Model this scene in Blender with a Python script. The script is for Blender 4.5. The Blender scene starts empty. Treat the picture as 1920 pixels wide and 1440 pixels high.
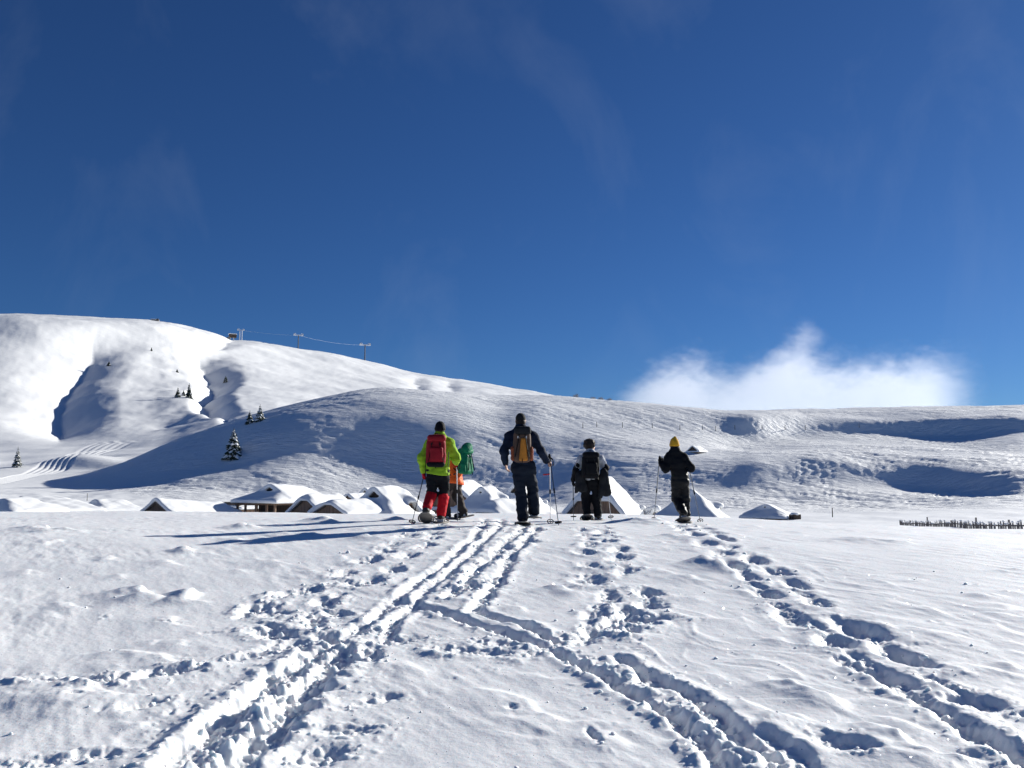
import bpy, bmesh, math, random
import numpy as np
from mathutils import Vector, Matrix

# ------------------------------------------------------------------ camera, sky, sun, exposure
SC = bpy.context.scene
COL = SC.collection
R = math.radians
FPX = 1663.0                        # focal length in photo pixels (1920 wide)
PITCH = math.atan(180.0 / FPX)      # horizon sits 180 px under the middle of the picture

cam = bpy.data.cameras.new('camera')
cam.sensor_width = 36.0
cam.lens = 36.0 * FPX / 1920.0
cam.clip_start = 0.1
cam.clip_end = 20000
cam_o = bpy.data.objects.new('camera', cam)
COL.objects.link(cam_o)
cam_o.location = (0, 0, 0)
cam_o.rotation_euler = (math.pi / 2 + PITCH, 0, 0)
SC.camera = cam_o

SUN_AZ = R(51.0)                    # clockwise from the viewing direction (+Y)
SUN_EL = R(20.0)
SUN = Vector((math.sin(SUN_AZ) * math.cos(SUN_EL), math.cos(SUN_AZ) * math.cos(SUN_EL), math.sin(SUN_EL)))
sl = bpy.data.lights.new('sun', 'SUN')
sl.energy = 5.0
sl.angle = R(0.53)
sl.color = (1.0, 0.965, 0.89)
so = bpy.data.objects.new('sun', sl)
so.rotation_euler = SUN.to_track_quat('Z', 'Y').to_euler()
COL.objects.link(so)

SC.render.engine = 'CYCLES'
SC.view_settings.view_transform = 'Standard'
SC.view_settings.look = 'None'
SC.view_settings.gamma = 1.0
SC.view_settings.use_curve_mapping = False
SC.view_settings.exposure = 0.62
SC.cycles.use_denoising = True
SC.cycles.max_bounces = 10
SC.cycles.diffuse_bounces = 4
SC.cycles.glossy_bounces = 2
SC.cycles.transmission_bounces = 2
SC.cycles.transparent_max_bounces = 8
SC.cycles.volume_bounces = 10
SC.cycles.use_adaptive_sampling = True
SC.cycles.adaptive_threshold = 0.02


def N(nt, t, loc=(0, 0), **kw):
    n = nt.nodes.new(t)
    n.location = loc
    for k, v in kw.items():
        setattr(n, k, v)
    return n


world = bpy.data.worlds.new('World')
SC.world = world
world.use_nodes = True
wt = world.node_tree
wt.nodes.clear()
wo = N(wt, 'ShaderNodeOutputWorld')
bg = N(wt, 'ShaderNodeBackground')
sky = N(wt, 'ShaderNodeTexSky')
sky.sky_type = 'NISHITA'
sky.sun_disc = False
sky.sun_elevation = SUN_EL
sky.sun_rotation = SUN_AZ
sky.altitude = 1800
sky.air_density = 1.0
sky.dust_density = 0.6
sky.ozone_density = 3.0
bg.inputs['Strength'].default_value = 0.05
# thin high ice haze drawn out by the wind: a property of the sky itself, all round
tc = N(wt, 'ShaderNodeTexCoord')
sep = N(wt, 'ShaderNodeSeparateXYZ')
wt.links.new(tc.outputs['Generated'], sep.inputs[0])
mp = N(wt, 'ShaderNodeMapping')
mp.inputs['Rotation'].default_value = (0, R(22), R(18))
mp.inputs['Scale'].default_value = (5.2, 4.2, 3.0)
wt.links.new(tc.outputs['Generated'], mp.inputs[0])
nz = N(wt, 'ShaderNodeTexNoise')
nz.inputs['Scale'].default_value = 1.0
nz.inputs['Detail'].default_value = 7
nz.inputs['Roughness'].default_value = 0.58
nz.inputs['Distortion'].default_value = 0.7
wt.links.new(mp.outputs[0], nz.inputs['Vector'])
cr = N(wt, 'ShaderNodeMapRange')
cr.inputs['From Min'].default_value = 0.51
cr.inputs['From Max'].default_value = 0.80
cr.inputs['To Max'].default_value = 0.065
wt.links.new(nz.outputs['Fac'], cr.inputs['Value'])
# deep winter blue of the dry air at altitude: one even tint over the whole sky
hs = N(wt, 'ShaderNodeMix', data_type='RGBA', blend_type='MULTIPLY')
hs.inputs['Factor'].default_value = 1.0
hs.inputs['B'].default_value = (0.285, 0.52, 0.86, 1)
wt.links.new(sky.outputs[0], hs.inputs['A'])
mx = N(wt, 'ShaderNodeMix', data_type='RGBA', blend_type='MIX')
wt.links.new(cr.outputs[0], mx.inputs['Factor'])
wt.links.new(hs.outputs['Result'], mx.inputs['A'])
mx.inputs['B'].default_value = (7.0, 8.0, 9.5, 1)
wt.links.new(mx.outputs['Result'], bg.inputs['Color'])
wt.links.new(bg.outputs[0], wo.inputs[0])

# ------------------------------------------------------------------ helpers
rng = np.random.default_rng(7)
random.seed(7)


def ray(x, y):
    """photo pixel -> (X/Y, Z/Y)"""
    u = (x - 960.0) / FPX
    v = (720.0 - y) / FPX
    cp, sp = math.cos(PITCH), math.sin(PITCH)
    den = cp - v * sp
    return u / den, (sp + v * cp) / den


def E_of(y):
    v = (720.0 - np.asarray(y, float)) / FPX
    return np.tan(PITCH + np.arctan(v))


def at(x, y, Y):
    a, e = ray(x, y)
    return Vector((a * Y, Y, e * Y))


def pix(p):
    cp, sp = math.cos(PITCH), math.sin(PITCH)
    d = p[1] * cp + p[2] * sp
    return 960 + FPX * p[0] / d, 720 - FPX * (p[2] * cp - p[1] * sp) / d


_perm = np.random.default_rng(3).permutation(512).astype(np.int64)
_ang = np.random.default_rng(4).random(512) * 2 * np.pi
_gx, _gy = np.cos(_ang), np.sin(_ang)


def perlin(x, y, seed=0):
    x = np.asarray(x, float); y = np.asarray(y, float)
    xi = np.floor(x).astype(np.int64); yi = np.floor(y).astype(np.int64)
    xf = x - xi; yf = y - yi
    u = xf * xf * xf * (xf * (xf * 6 - 15) + 10)
    v = yf * yf * yf * (yf * (yf * 6 - 15) + 10)

    def g(ix, iy, fx, fy):
        h = _perm[(_perm[(ix + seed * 37) & 511] + iy) & 511]
        return _gx[h] * fx + _gy[h] * fy
    n00 = g(xi, yi, xf, yf); n10 = g(xi + 1, yi, xf - 1, yf)
    n01 = g(xi, yi + 1, xf, yf - 1); n11 = g(xi + 1, yi + 1, xf - 1, yf - 1)
    a = n00 + u * (n10 - n00); b = n01 + u * (n11 - n01)
    return (a + v * (b - a)) * 1.45


def fbm(x, y, oct=4, seed=0, gain=0.5):
    s = 0; a = 1.0; f = 1.0
    for o in range(oct):
        s = s + a * perlin(x * f + 17.3 * o, y * f - 9.1 * o, seed + o)
        a *= gain; f *= 2.03
    return s


def sstep(a, b, x):
    t = np.clip((np.asarray(x, float) - a) / (b - a), 0, 1)
    return t * t * (3 - 2 * t)


def pchip(xk, yk, x):
    xk = np.asarray(xk, float); yk = np.asarray(yk, float)
    h = np.diff(xk); d = np.diff(yk) / h
    m = np.zeros(len(xk))
    for i in range(1, len(xk) - 1):
        if d[i - 1] * d[i] > 0:
            w1 = 2 * h[i] + h[i - 1]; w2 = h[i] + 2 * h[i - 1]
            m[i] = (w1 + w2) / (w1 / d[i - 1] + w2 / d[i])
    m[0] = d[0]; m[-1] = d[-1]
    i = np.clip(np.searchsorted(xk, x) - 1, 0, len(xk) - 2)
    t = np.clip((x - xk[i]) / h[i], 0, 1)
    t2 = t * t; t3 = t2 * t
    return ((2 * t3 - 3 * t2 + 1) * yk[i] + (t3 - 2 * t2 + t) * h[i] * m[i]
            + (-2 * t3 + 3 * t2) * yk[i + 1] + (t3 - t2) * h[i] * m[i + 1])


def blur(A, nr, nc):
    for _ in range(nr):
        A = np.concatenate([A[:1], (A[:-2] + 2 * A[1:-1] + A[2:]) / 4, A[-1:]], 0)
    for _ in range(nc):
        A = np.concatenate([A[:, :1], (A[:, :-2] + 2 * A[:, 1:-1] + A[:, 2:]) / 4, A[:, -1:]], 1)
    return A


def link(o, parent=None):
    COL.objects.link(o)
    if parent is not None:
        o.parent = parent
    return o


def tag(o, label=None, cat=None, group=None, kind=None):
    if label: o['label'] = label
    if cat: o['category'] = cat
    if group: o['group'] = group
    if kind: o['kind'] = kind
    return o


def empty(name, loc, rz=0.0):
    o = bpy.data.objects.new(name, None)
    o.empty_display_size = 0.2
    o.location = loc
    o.rotation_euler = (0, 0, rz)
    COL.objects.link(o)
    return o


def np_mesh(name, verts, faces, mats, smooth=True, midx=None):
    """faces: (n,3) or (n,4) int array"""
    me = bpy.data.meshes.new(name)
    verts = np.ascontiguousarray(verts, np.float32)
    faces = np.ascontiguousarray(faces, np.int32)
    n, k = faces.shape
    me.vertices.add(len(verts)); me.vertices.foreach_set('co', verts.ravel())
    me.loops.add(n * k); me.loops.foreach_set('vertex_index', faces.ravel())
    me.polygons.add(n)
    me.polygons.foreach_set('loop_start', np.arange(n, dtype=np.int32) * k)
    if midx is not None:
        me.polygons.foreach_set('material_index', np.ascontiguousarray(midx, np.int32))
    me.polygons.foreach_set('use_smooth', np.full(n, smooth, bool))
    me.update(calc_edges=True)
    for m in (mats if isinstance(mats, (list, tuple)) else [mats]):
        me.materials.append(m)
    return me


def obj(name, me, parent=None, loc=None):
    o = bpy.data.objects.new(name, me)
    if loc is not None:
        o.location = loc
    return link(o, parent)


class MB:
    """collects simple shapes, builds them as one mesh"""
    def __init__(s):
        s.v = []; s.f = []

    def add(s, vs, fs):
        b = len(s.v)
        s.v += [tuple(v) for v in vs]
        s.f += [tuple(i + b for i in f) for f in fs]

    def box(s, c, d, m=None):
        vs = [Vector((c[0] + sx * d[0] / 2, c[1] + sy * d[1] / 2, c[2] + sz * d[2] / 2))
              for sx in (-1, 1) for sy in (-1, 1) for sz in (-1, 1)]
        if m is not None: vs = [m @ v for v in vs]
        s.add(vs, [(0, 1, 3, 2), (4, 6, 7, 5), (0, 4, 5, 1), (2, 3, 7, 6), (0, 2, 6, 4), (1, 5, 7, 3)])

    def tube(s, pts, rs, n=8, cap=True, flat=1.0):
        pts = [Vector(p) for p in pts]
        if not isinstance(rs, (list, tuple)): rs = [rs] * len(pts)
        b = len(s.v)
        up = Vector((0, 0, 1))
        for i, p in enumerate(pts):
            t = (pts[min(i + 1, len(pts) - 1)] - pts[max(i - 1, 0)]).normalized()
            ref = up if abs(t.dot(up)) < 0.95 else Vector((1, 0, 0))
            a = t.cross(ref).normalized(); c = t.cross(a).normalized()
            for k in range(n):
                an = 2 * math.pi * k / n
                s.v.append(tuple(p + rs[i] * (math.cos(an) * a + flat * math.sin(an) * c)))
        for i in range(len(pts) - 1):
            for k in range(n):
                k2 = (k + 1) % n
                s.f.append((b + i * n + k, b + i * n + k2, b + (i + 1) * n + k2, b + (i + 1) * n + k))
        if cap:
            s.f.append(tuple(b + k for k in reversed(range(n))))
            e = b + (len(pts) - 1) * n
            s.f.append(tuple(e + k for k in range(n)))

    def mesh(s, name, mat, smooth=False):
        me = bpy.data.meshes.new(name)
        me.from_pydata(s.v, [], s.f)
        if smooth:
            me.polygons.foreach_set('use_smooth', np.full(len(me.polygons), True, bool))
        me.update()
        for m in (mat if isinstance(mat, (list, tuple)) else [mat]):
            me.materials.append(m)
        return me

    def build(s, name, mat, parent=None, smooth=False, loc=None):
        return obj(name, s.mesh(name, mat, smooth), parent, loc)


# ------------------------------------------------------------------ materials
MATS = {}


def snow_mat(name, bumps, base=(0.885, 0.90, 0.905), rough=0.55, spark=0.0, sss=0.0):
    """bumps: list of (scale vector, detail, strength, distance, rotation z)"""
    m = bpy.data.materials.new(name); m.use_nodes = True
    nt = m.node_tree; b = nt.nodes['Principled BSDF']
    b.inputs['Roughness'].default_value = rough
    b.inputs['Specular IOR Level'].default_value = 0.25
    if sss:
        b.inputs['Subsurface Weight'].default_value = .75
        b.inputs['Subsurface Radius'].default_value = (.8, .95, 1.0)
        b.inputs['Subsurface Scale'].default_value = sss
    tcn = N(nt, 'ShaderNodeNewGeometry')
    prev = None
    for sc_, det, st, dist, rz in bumps:
        mpn = N(nt, 'ShaderNodeMapping')
        mpn.inputs['Rotation'].default_value = (0, 0, rz)
        mpn.inputs['Scale'].default_value = sc_
        nt.links.new(tcn.outputs['Position'], mpn.inputs[0])
        n = N(nt, 'ShaderNodeTexNoise')
        n.inputs['Scale'].default_value = 1.0
        n.inputs['Detail'].default_value = det
        n.inputs['Roughness'].default_value = 0.6
        nt.links.new(mpn.outputs[0], n.inputs['Vector'])
        bp = N(nt, 'ShaderNodeBump')
        bp.inputs['Strength'].default_value = st
        bp.inputs['Distance'].default_value = dist
        nt.links.new(n.outputs['Fac'], bp.inputs['Height'])
        if prev: nt.links.new(prev.outputs[0], bp.inputs['Normal'])
        prev = bp
    if prev: nt.links.new(prev.outputs[0], b.inputs['Normal'])
    n2 = N(nt, 'ShaderNodeTexNoise'); n2.inputs['Scale'].default_value = 0.9; n2.inputs['Detail'].default_value = 4
    nt.links.new(tcn.outputs['Position'], n2.inputs['Vector'])
    cm = N(nt, 'ShaderNodeMix', data_type='RGBA')
    nt.links.new(n2.outputs['Fac'], cm.inputs['Factor'])
    cm.inputs['A'].default_value = (base[0] * .97, base[1] * .97, base[2] * .975, 1)
    cm.inputs['B'].default_value = (min(1, base[0] * 1.02), min(1, base[1] * 1.02), min(1, base[2] * 1.02), 1)
    nt.links.new(cm.outputs['Result'], b.inputs['Base Color'])
    if spark > 0:
        # a few ice crystals lie flat like tiny mirrors
        vo = N(nt, 'ShaderNodeTexVoronoi'); vo.inputs['Scale'].default_value = 130.0
        nt.links.new(tcn.outputs['Position'], vo.inputs['Vector'])
        sx = N(nt, 'ShaderNodeSeparateColor'); nt.links.new(vo.outputs['Color'], sx.inputs[0])
        th = N(nt, 'ShaderNodeMath', operation='GREATER_THAN'); th.inputs[1].default_value = 1.0 - spark
        nt.links.new(sx.outputs[0], th.inputs[0])
        ds = N(nt, 'ShaderNodeMath', operation='LESS_THAN'); ds.inputs[1].default_value = 0.4
        nt.links.new(vo.outputs['Distance'], ds.inputs[0])
        mm = N(nt, 'ShaderNodeMath', operation='MULTIPLY')
        nt.links.new(th.outputs[0], mm.inputs[0]); nt.links.new(ds.outputs[0], mm.inputs[1])
        vm = N(nt, 'ShaderNodeVectorMath', operation='SUBTRACT')
        nt.links.new(vo.outputs['Color'], vm.inputs[0]); vm.inputs[1].default_value = (0.5, 0.5, -0.35)
        vn = N(nt, 'ShaderNodeVectorMath', operation='NORMALIZE'); nt.links.new(vm.outputs[0], vn.inputs[0])
        gl = N(nt, 'ShaderNodeBsdfGlossy'); gl.inputs['Roughness'].default_value = 0.18
        gl.inputs['Color'].default_value = (0.9, 0.9, 0.9, 1)
        nt.links.new(vn.outputs[0], gl.inputs['Normal'])
        ms = N(nt, 'ShaderNodeMixShader')
        nt.links.new(mm.outputs[0], ms.inputs[0]); nt.links.new(b.outputs[0], ms.inputs[1]); nt.links.new(gl.outputs[0], ms.inputs[2])
        nt.links.new(ms.outputs[0], nt.nodes['Material Output'].inputs[0])
    return m


def mat(name, col, rough=0.8, var=0.25, scale=8.0, stretch=(1, 1, 1), bump=0.0, bdist=0.02, metal=0.0, spec=0.3, sheen=0.0, coord='Object'):
    """plain procedural material: base colour broken up by noise + optional bump"""
    if name in MATS: return MATS[name]
    m = bpy.data.materials.new(name); m.use_nodes = True
    nt = m.node_tree; b = nt.nodes['Principled BSDF']
    b.inputs['Roughness'].default_value = rough
    b.inputs['Metallic'].default_value = metal
    b.inputs['Specular IOR Level'].default_value = spec
    if sheen: b.inputs['Sheen Weight'].default_value = sheen
    t = N(nt, 'ShaderNodeTexCoord'); mpn = N(nt, 'ShaderNodeMapping')
    mpn.inputs['Scale'].default_value = stretch
    nt.links.new(t.outputs[coord], mpn.inputs[0])
    n = N(nt, 'ShaderNodeTexNoise'); n.inputs['Scale'].default_value = scale; n.inputs['Detail'].default_value = 5
    nt.links.new(mpn.outputs[0], n.inputs['Vector'])
    mr = N(nt, 'ShaderNodeMapRange'); mr.inputs['From Min'].default_value = 0.3; mr.inputs['From Max'].default_value = 0.7
    nt.links.new(n.outputs['Fac'], mr.inputs['Value'])
    cm = N(nt, 'ShaderNodeMix', data_type='RGBA')
    nt.links.new(mr.outputs[0], cm.inputs['Factor'])
    cm.inputs['A'].default_value = (*[c * (1 - var) for c in col], 1)
    cm.inputs['B'].default_value = (*[min(1, c * (1 + var)) for c in col], 1)
    nt.links.new(cm.outputs['Result'], b.inputs['Base Color'])
    if bump:
        bp = N(nt, 'ShaderNodeBump'); bp.inputs['Strength'].default_value = bump; bp.inputs['Distance'].default_value = bdist
        nt.links.new(n.outputs['Fac'], bp.inputs['Height']); nt.links.new(bp.outputs[0], b.inputs['Normal'])
    MATS[name] = m
    return m

# ------------------------------------------------------------------ terrain: one height function, several sheets
def near_h(X, Y):
    z = pchip([-70, -20, 0, 4, 6, 8.4, 12, 15, 18, 22, 26, 32, 45, 80, 130],
              [-7, -3.2, -1.6, -1.3, -1.17, -1.0, -.79, -.755, -.805, -.85, -.99, -1.35, -2.2, -4.0, -6.0], Y)
    z = z - 0.42 * sstep(2.5, 13, X) * sstep(3, 14, Y) + 0.05 * sstep(3, 9, -X)
    z = z + 0.045 * fbm(X * .16 + 3, Y * .16, 2, 5) * sstep(4, 9, Y)
    z = z + 0.015 * fbm(X * .6, Y * .6 + 8, 2, 9)
    return z


def ground_px(x, y):
    """photo pixel -> point of the near snow slope (first hit)"""
    a, e = ray(x, y)
    lo = None
    ys = np.linspace(2.2, 30, 500)
    dz = e * ys - near_h(a * ys, ys)
    k = np.argmax(dz < 0)
    if dz[k] >= 0: k = len(ys) - 1
    y0, y1 = ys[max(k - 1, 0)], ys[k]
    for _ in range(18):
        ym = (y0 + y1) / 2
        if e * ym - float(near_h(np.array([a * ym]), np.array([ym]))[0]) < 0: y1 = ym
        else: y0 = ym
    return np.array([a * y1, y1])


# far relief: per column (photo x on the horizon row) knots (distance, photo y)
M_Y = [28, 45, 80, 120, 170, 230, 300, 380, 460, 600, 800, 1000, 1200, 1500, 2600]
M_T = {
    -1500: [972, 975, 978, 968, 945, 910, 885, 850, 825, 775, 690, 615, 570, 590, 720],
    0:     [972, 976, 980, 968, 945, 915, 893, 862, 838, 788, 706, 634, 591, 600, 720],
    130:   [972, 976, 980, 970, 948, 918, 891, 860, 836, 790, 714, 642, 596, 606, 720],
    290:   [972, 976, 980, 975, 956, 924, 886, 850, 826, 786, 722, 656, 606, 616, 720],
    440:   [972, 976, 980, 980, 968, 934, 892, 842, 802, 766, 718, 670, 638, 646, 730],
    600:   [972, 976, 982, 985, 978, 950, 905, 850, 806, 772, 730, 690, 662, 670, 740],
    800:   [972, 977, 984, 988, 985, 965, 925, 870, 826, 790, 752, 722, 703, 712, 770],
    1000:  [973, 978, 986, 990, 990, 975, 940, 890, 850, 815, 780, 752, 734, 742, 790],
    1200:  [974, 979, 987, 990, 990, 980, 950, 910, 880, 850, 820, 795, 775, 785, 820],
    1500:  [977, 983, 990, 990, 990, 985, 965, 940, 915, 890, 860, 840, 825, 835, 850],
    1920:  [984, 992, 998, 996, 995, 985, 970, 950, 930, 900, 880, 870, 860, 865, 870],
    3400:  [990, 1000, 1002, 998, 995, 985, 970, 950, 930, 900, 880, 870, 860, 865, 870],
}
H_T = {
    -1500: [(120, 1010), (180, 1010), (225, 1000), (260, 1000), (290, 1000), (320, 1000), (420, 1010), (700, 1020)],
    60:   [(120, 1000), (180, 985), (225, 968), (260, 955), (290, 945), (320, 938), (420, 950), (700, 980)],
    170:  [(120, 990), (185, 962), (218, 936), (245, 918), (268, 904), (292, 891), (390, 912), (700, 960)],
    300:  [(120, 986), (190, 952), (215, 928), (240, 896), (260, 864), (282, 836), (370, 858), (700, 930)],
    400:  [(120, 986), (190, 947), (212, 925), (238, 880), (262, 832), (285, 797), (370, 820), (700, 890)],
    500: [(120, 986), (206, 942), (216, 918), (238, 862), (257, 806), (288, 770), (375, 788), (700, 850)],
    600: [(120, 986), (214, 940), (223, 912), (242, 850), (260, 788), (294, 746), (380, 765), (700, 830)],
    720: [(120, 986), (220, 940), (230, 908), (247, 850), (265, 780), (302, 729), (390, 745), (700, 810)],
    850: [(125, 986), (222, 943), (232, 908), (248, 850), (265, 788), (312, 736), (400, 752), (700, 810)],
    960: [(130, 986), (216, 946), (230, 908), (250, 850), (276, 795), (335, 742), (420, 755), (700, 810)],
    1060: [(130, 986), (210, 950), (228, 912), (250, 858), (288, 806), (350, 747), (430, 758), (700, 810)],
    1170: [(130, 986), (206, 952), (226, 927), (239, 870), (288, 818), (352, 755), (430, 767), (700, 815)],
    1300: [(122, 984), (200, 953), (226, 925), (239, 874), (292, 830), (352, 767), (430, 780), (700, 820)],
    1400: [(118, 982), (200, 955), (228, 920), (248, 868), (324, 824), (334, 783), (385, 771), (700, 815)],
    1530: [(114, 982), (200, 955), (235, 914), (256.5, 860), (342, 819), (351, 786), (405, 769), (700, 815)],
    1700: [(108, 984), (190, 955), (238, 920), (260.5, 864), (350, 816), (359, 784), (420, 767), (700, 815)],
    1920: [(100, 990), (160, 960), (212, 932), (235, 894), (340, 816), (352, 784), (420, 765), (700, 815)],
    2300: [(100, 990), (160, 958), (212, 930), (235, 892), (340, 812), (352, 780), (420, 762), (700, 815)],
    3400: [(100, 990), (160, 958), (212, 930), (235, 892), (340, 812), (352, 780), (420, 762), (700, 815)],
}


def smooth_interp(xk, yk, x):
    return pchip(xk, yk, np.asarray(x, float))


def far_fields(a_cols, Ys):
    """returns arrays (rows, cols): height of plateau+mountain, height of hill, photo row of the mountain"""
    xc = 960 + FPX * a_cols
    mk = sorted(M_T)
    My = np.stack([smooth_interp(mk, [M_T[k][j] for k in mk], xc) for j in range(len(M_Y))])   # knots, cols
    msc = smooth_interp([-1500, 0, 290, 440, 600, 800, 3400], [.5, .62, .85, 1.1, 1.35, 1.5, 1.5], xc)
    MYc = np.stack([np.full(len(xc), float(k)) if k <= 460 else 460 + (k - 460) * msc for k in M_Y])
    Mz = MYc * E_of(My)
    hk = sorted(H_T)
    HY = np.stack([smooth_interp(hk, [H_T[k][j][0] for k in hk], xc) for j in range(8)])
    Hy = np.stack([smooth_interp(hk, [H_T[k][j][1] for k in hk], xc) for j in range(8)])
    tight = 1 - .16 * sstep(300, 480, xc) * (1 - sstep(960, 1100, xc))
    for j in (1, 2, 3):
        HY[j] = HY[4] - (HY[4] - HY[j]) * tight
    mid = sstep(930, 1020, xc) * (1 - sstep(1340, 1420, xc)); rgt = sstep(1340, 1420, xc)
    HY[5] -= 30 * mid; HY[4] -= 16 * mid; HY[6] -= 20 * mid
    HY[3] -= 8 * rgt; HY[4] -= 26 * rgt; HY[5] -= 26 * rgt; HY[6] -= 26 * rgt
    Hz = HY * E_of(Hy)
    ZM = np.empty((len(Ys), len(xc))); ZH = np.empty_like(ZM)
    for c in range(len(xc)):
        ZM[:, c] = pchip(MYc[:, c], Mz[:, c], Ys)
        ZH[:, c] = pchip(HY[:, c], Hz[:, c], Ys)
    return ZM, ZH


def gully(xh, yp, line, wl, wr, depth, env):
    """V-shaped gully: line [(x,y)], walls wl/wr wide in photo px, env = (start, full, full, end) rows"""
    ly = [p[1] for p in line]; lx = [p[0] for p in line]
    xg = pchip(ly, lx, np.clip(yp, ly[0], ly[-1]))
    d = xh - xg
    k = np.where(d < 0, np.clip(1 + d / wl, 0, 1) ** 1.7, np.clip(1 - d / wr, 0, 1) ** 1.5)
    en = sstep(env[0], env[1], yp) * (1 - sstep(env[2], env[3], yp))
    return depth * k * en


def far_h(a_cols, Ys):
    ZM, ZH = far_fields(a_cols, Ys)
    Yg = np.repeat(Ys[:, None], len(a_cols), 1); Xg = Yg * a_cols[None, :]
    xh = np.repeat((960 + FPX * a_cols)[None, :], len(Ys), 0)
    yp = 900 - FPX * ZM / Yg * 0.99
    if len(Ys) > 50:
        rb = sstep(1330, 1430, xh); ZH = blur(ZH, 110, 140) * (1 - rb) + blur(ZH, 8, 30) * rb
    mt = sstep(430, 560, Yg)
    wob = 7 * fbm(Xg / 45, Yg / 45, 3, 21)
    g = gully(xh + wob, yp, [(172, 628), (158, 660), (135, 700), (112, 745), (116, 775), (108, 835)], 240, 110, 16, (612, 665, 765, 850))
    g = np.maximum(g, gully(xh + wob, yp, [(352, 648), (372, 672), (392, 700), (398, 720), (382, 742), (396, 768), (440, 790)], 46, 62, 14, (644, 672, 760, 790)))
    g = np.maximum(g, gully(xh + wob, yp, [(418, 755), (428, 790)], 25, 22, 5, (752, 765, 785, 800)))
    g = np.maximum(g, gully(xh + wob, yp, [(440, 628), (405, 652)], 60, 70, 6, (622, 634, 645, 658)))
    g = np.maximum(g, gully(xh + wob, yp, [(776, 712), (792, 735)], 40, 26, 5, (706, 716, 728, 738)))
    g = np.maximum(g, gully(xh + wob, yp, [(838, 715), (850, 735)], 40, 26, 4, (710, 718, 730, 738)))
    rough = 3.2 * fbm(Xg / 130, Yg / 130, 3, 31) + 0.9 * fbm(Xg / 22, Yg / 30, 3, 33) * sstep(200, 330, xh) * (1 - sstep(360, 470, xh)) + .3 * fbm(Xg / 9, Yg / 14, 2, 34)
    ZM = ZM + mt * (rough * 1 - g)
    # bench on the left below the mountain: banks and swales
    bank = sstep(300, 330, Yg) * (1 - sstep(440, 500, Yg))
    ZM = ZM + bank * (1.6 * fbm(Xg / 38, Yg / 60, 2, 41))
    ZM = ZM + 3.6 * np.exp(-((xh - 150 - (yp - 850) * .8) / 75) ** 2) * sstep(330, 345, Yg) * (1 - sstep(352, 372, Yg)) * (xh < 420)
    # snow-cat track grooves
    tl = [(262, 826), (215, 832), (170, 850), (100, 880), (0, 905), (-120, 925)]
    ly = [p[1] for p in tl]; lx = [p[0] for p in tl]
    d = (xh - np.interp(yp, ly, lx)) / (26 - .1 * (yp - 826))
    on = sstep(823, 829, yp) * (1 - sstep(905, 925, yp)) * (np.abs(d) < 1.35) * (Yg > 230) * (Yg < 480)
    ZM = ZM + on * (-.18 + .18 * np.cos(d * 2 * np.pi * 2.1))
    # hill: drifts and wind ripples
    ZH = ZH + 1.1 * fbm(Xg / 60, Yg / 30, 2, 51) * sstep(170, 220, Yg)
    z = np.maximum(ZM, ZH)
    kk = 3.0
    hh = np.clip(.5 + .5 * (ZH - ZM) / kk, 0, 1)
    z = ZM * (1 - hh) + ZH * hh + kk * hh * (1 - hh)
    hm = sstep(175, 225, Yg) * (1 - sstep(420, 520, Yg)) * np.clip((ZH - ZM) / 2 + .5, 0, 1)
    # wind-packed ripples across the hill, strongest in patches
    t = (Xg * .94 - Yg * .34); s = (Xg * .34 + Yg * .94) + 1.5 * fbm(Xg / 16, Yg / 16, 2, 61)
    patch = sstep(-.25, .45, fbm(Xg / 42, Yg / 26, 3, 63) + .25 * (xh > 900))
    rip = 1 - np.abs(fbm(s / 1.9, t / 15.0, 3, 65)) * 2
    z = z + hm * patch * (.20 + .12 * sstep(1150, 1300, xh) * (1 - sstep(262, 300, Yg))) * rip + hm * .06 * fbm(Xg / 3.4, Yg / 2.6, 2, 67)
    z = z + hm * .16 * fbm(Xg / 17, Yg / 9, 2, 69)
    return Xg, Yg, z, ZH > ZM


def terrain_at(X, Y):
    """height of the ground at one place (far sheet)"""
    Xg, Yg, z, _ = far_h(np.array([X / Y, X / Y + 1e-4]), np.array([Y, Y + .01]))
    w = float(sstep(26, 60, Y))
    return float(near_h(np.array([X]), np.array([Y]))[0]) * (1 - w) + float(z[0, 0]) * w


SNOW_NEAR = snow_mat('snow_near', [((7, 7, 7), 5, .2, .02, 0), ((28, 28, 28), 3, .2, .012, 0), ((90, 90, 90), 2, .2, .004, 0)], spark=0.005, sss=.02)
SNOW_FAR = snow_mat('snow_far', [((.30, 1.0, .7), 6, .8, .55, R(-30)), ((1.6, 1.6, 1.6), 4, .5, .10, 0)])
SNOW_MTN = snow_mat('snow_mountain', [((.035, .06, .05), 7, .3, 2.0, R(-30)), ((.3, .3, .3), 5, .22, .4, 0)])
SNOW_MID = snow_mat('snow_plateau', [((.5, 1.1, 1), 5, .5, .16, R(-30)), ((4, 4, 4), 3, .3, .03, 0)])
SNOW_ROOF = snow_mat('snow_roof', [((1.2, 1.2, 1.2), 4, .3, .1, 0)])


def grid_faces(nr, nc):
    i = np.arange(nr * nc).reshape(nr, nc)
    return np.stack([i[:-1, :-1], i[:-1, 1:], i[1:, 1:], i[1:, :-1]], -1).reshape(-1, 4)


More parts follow.
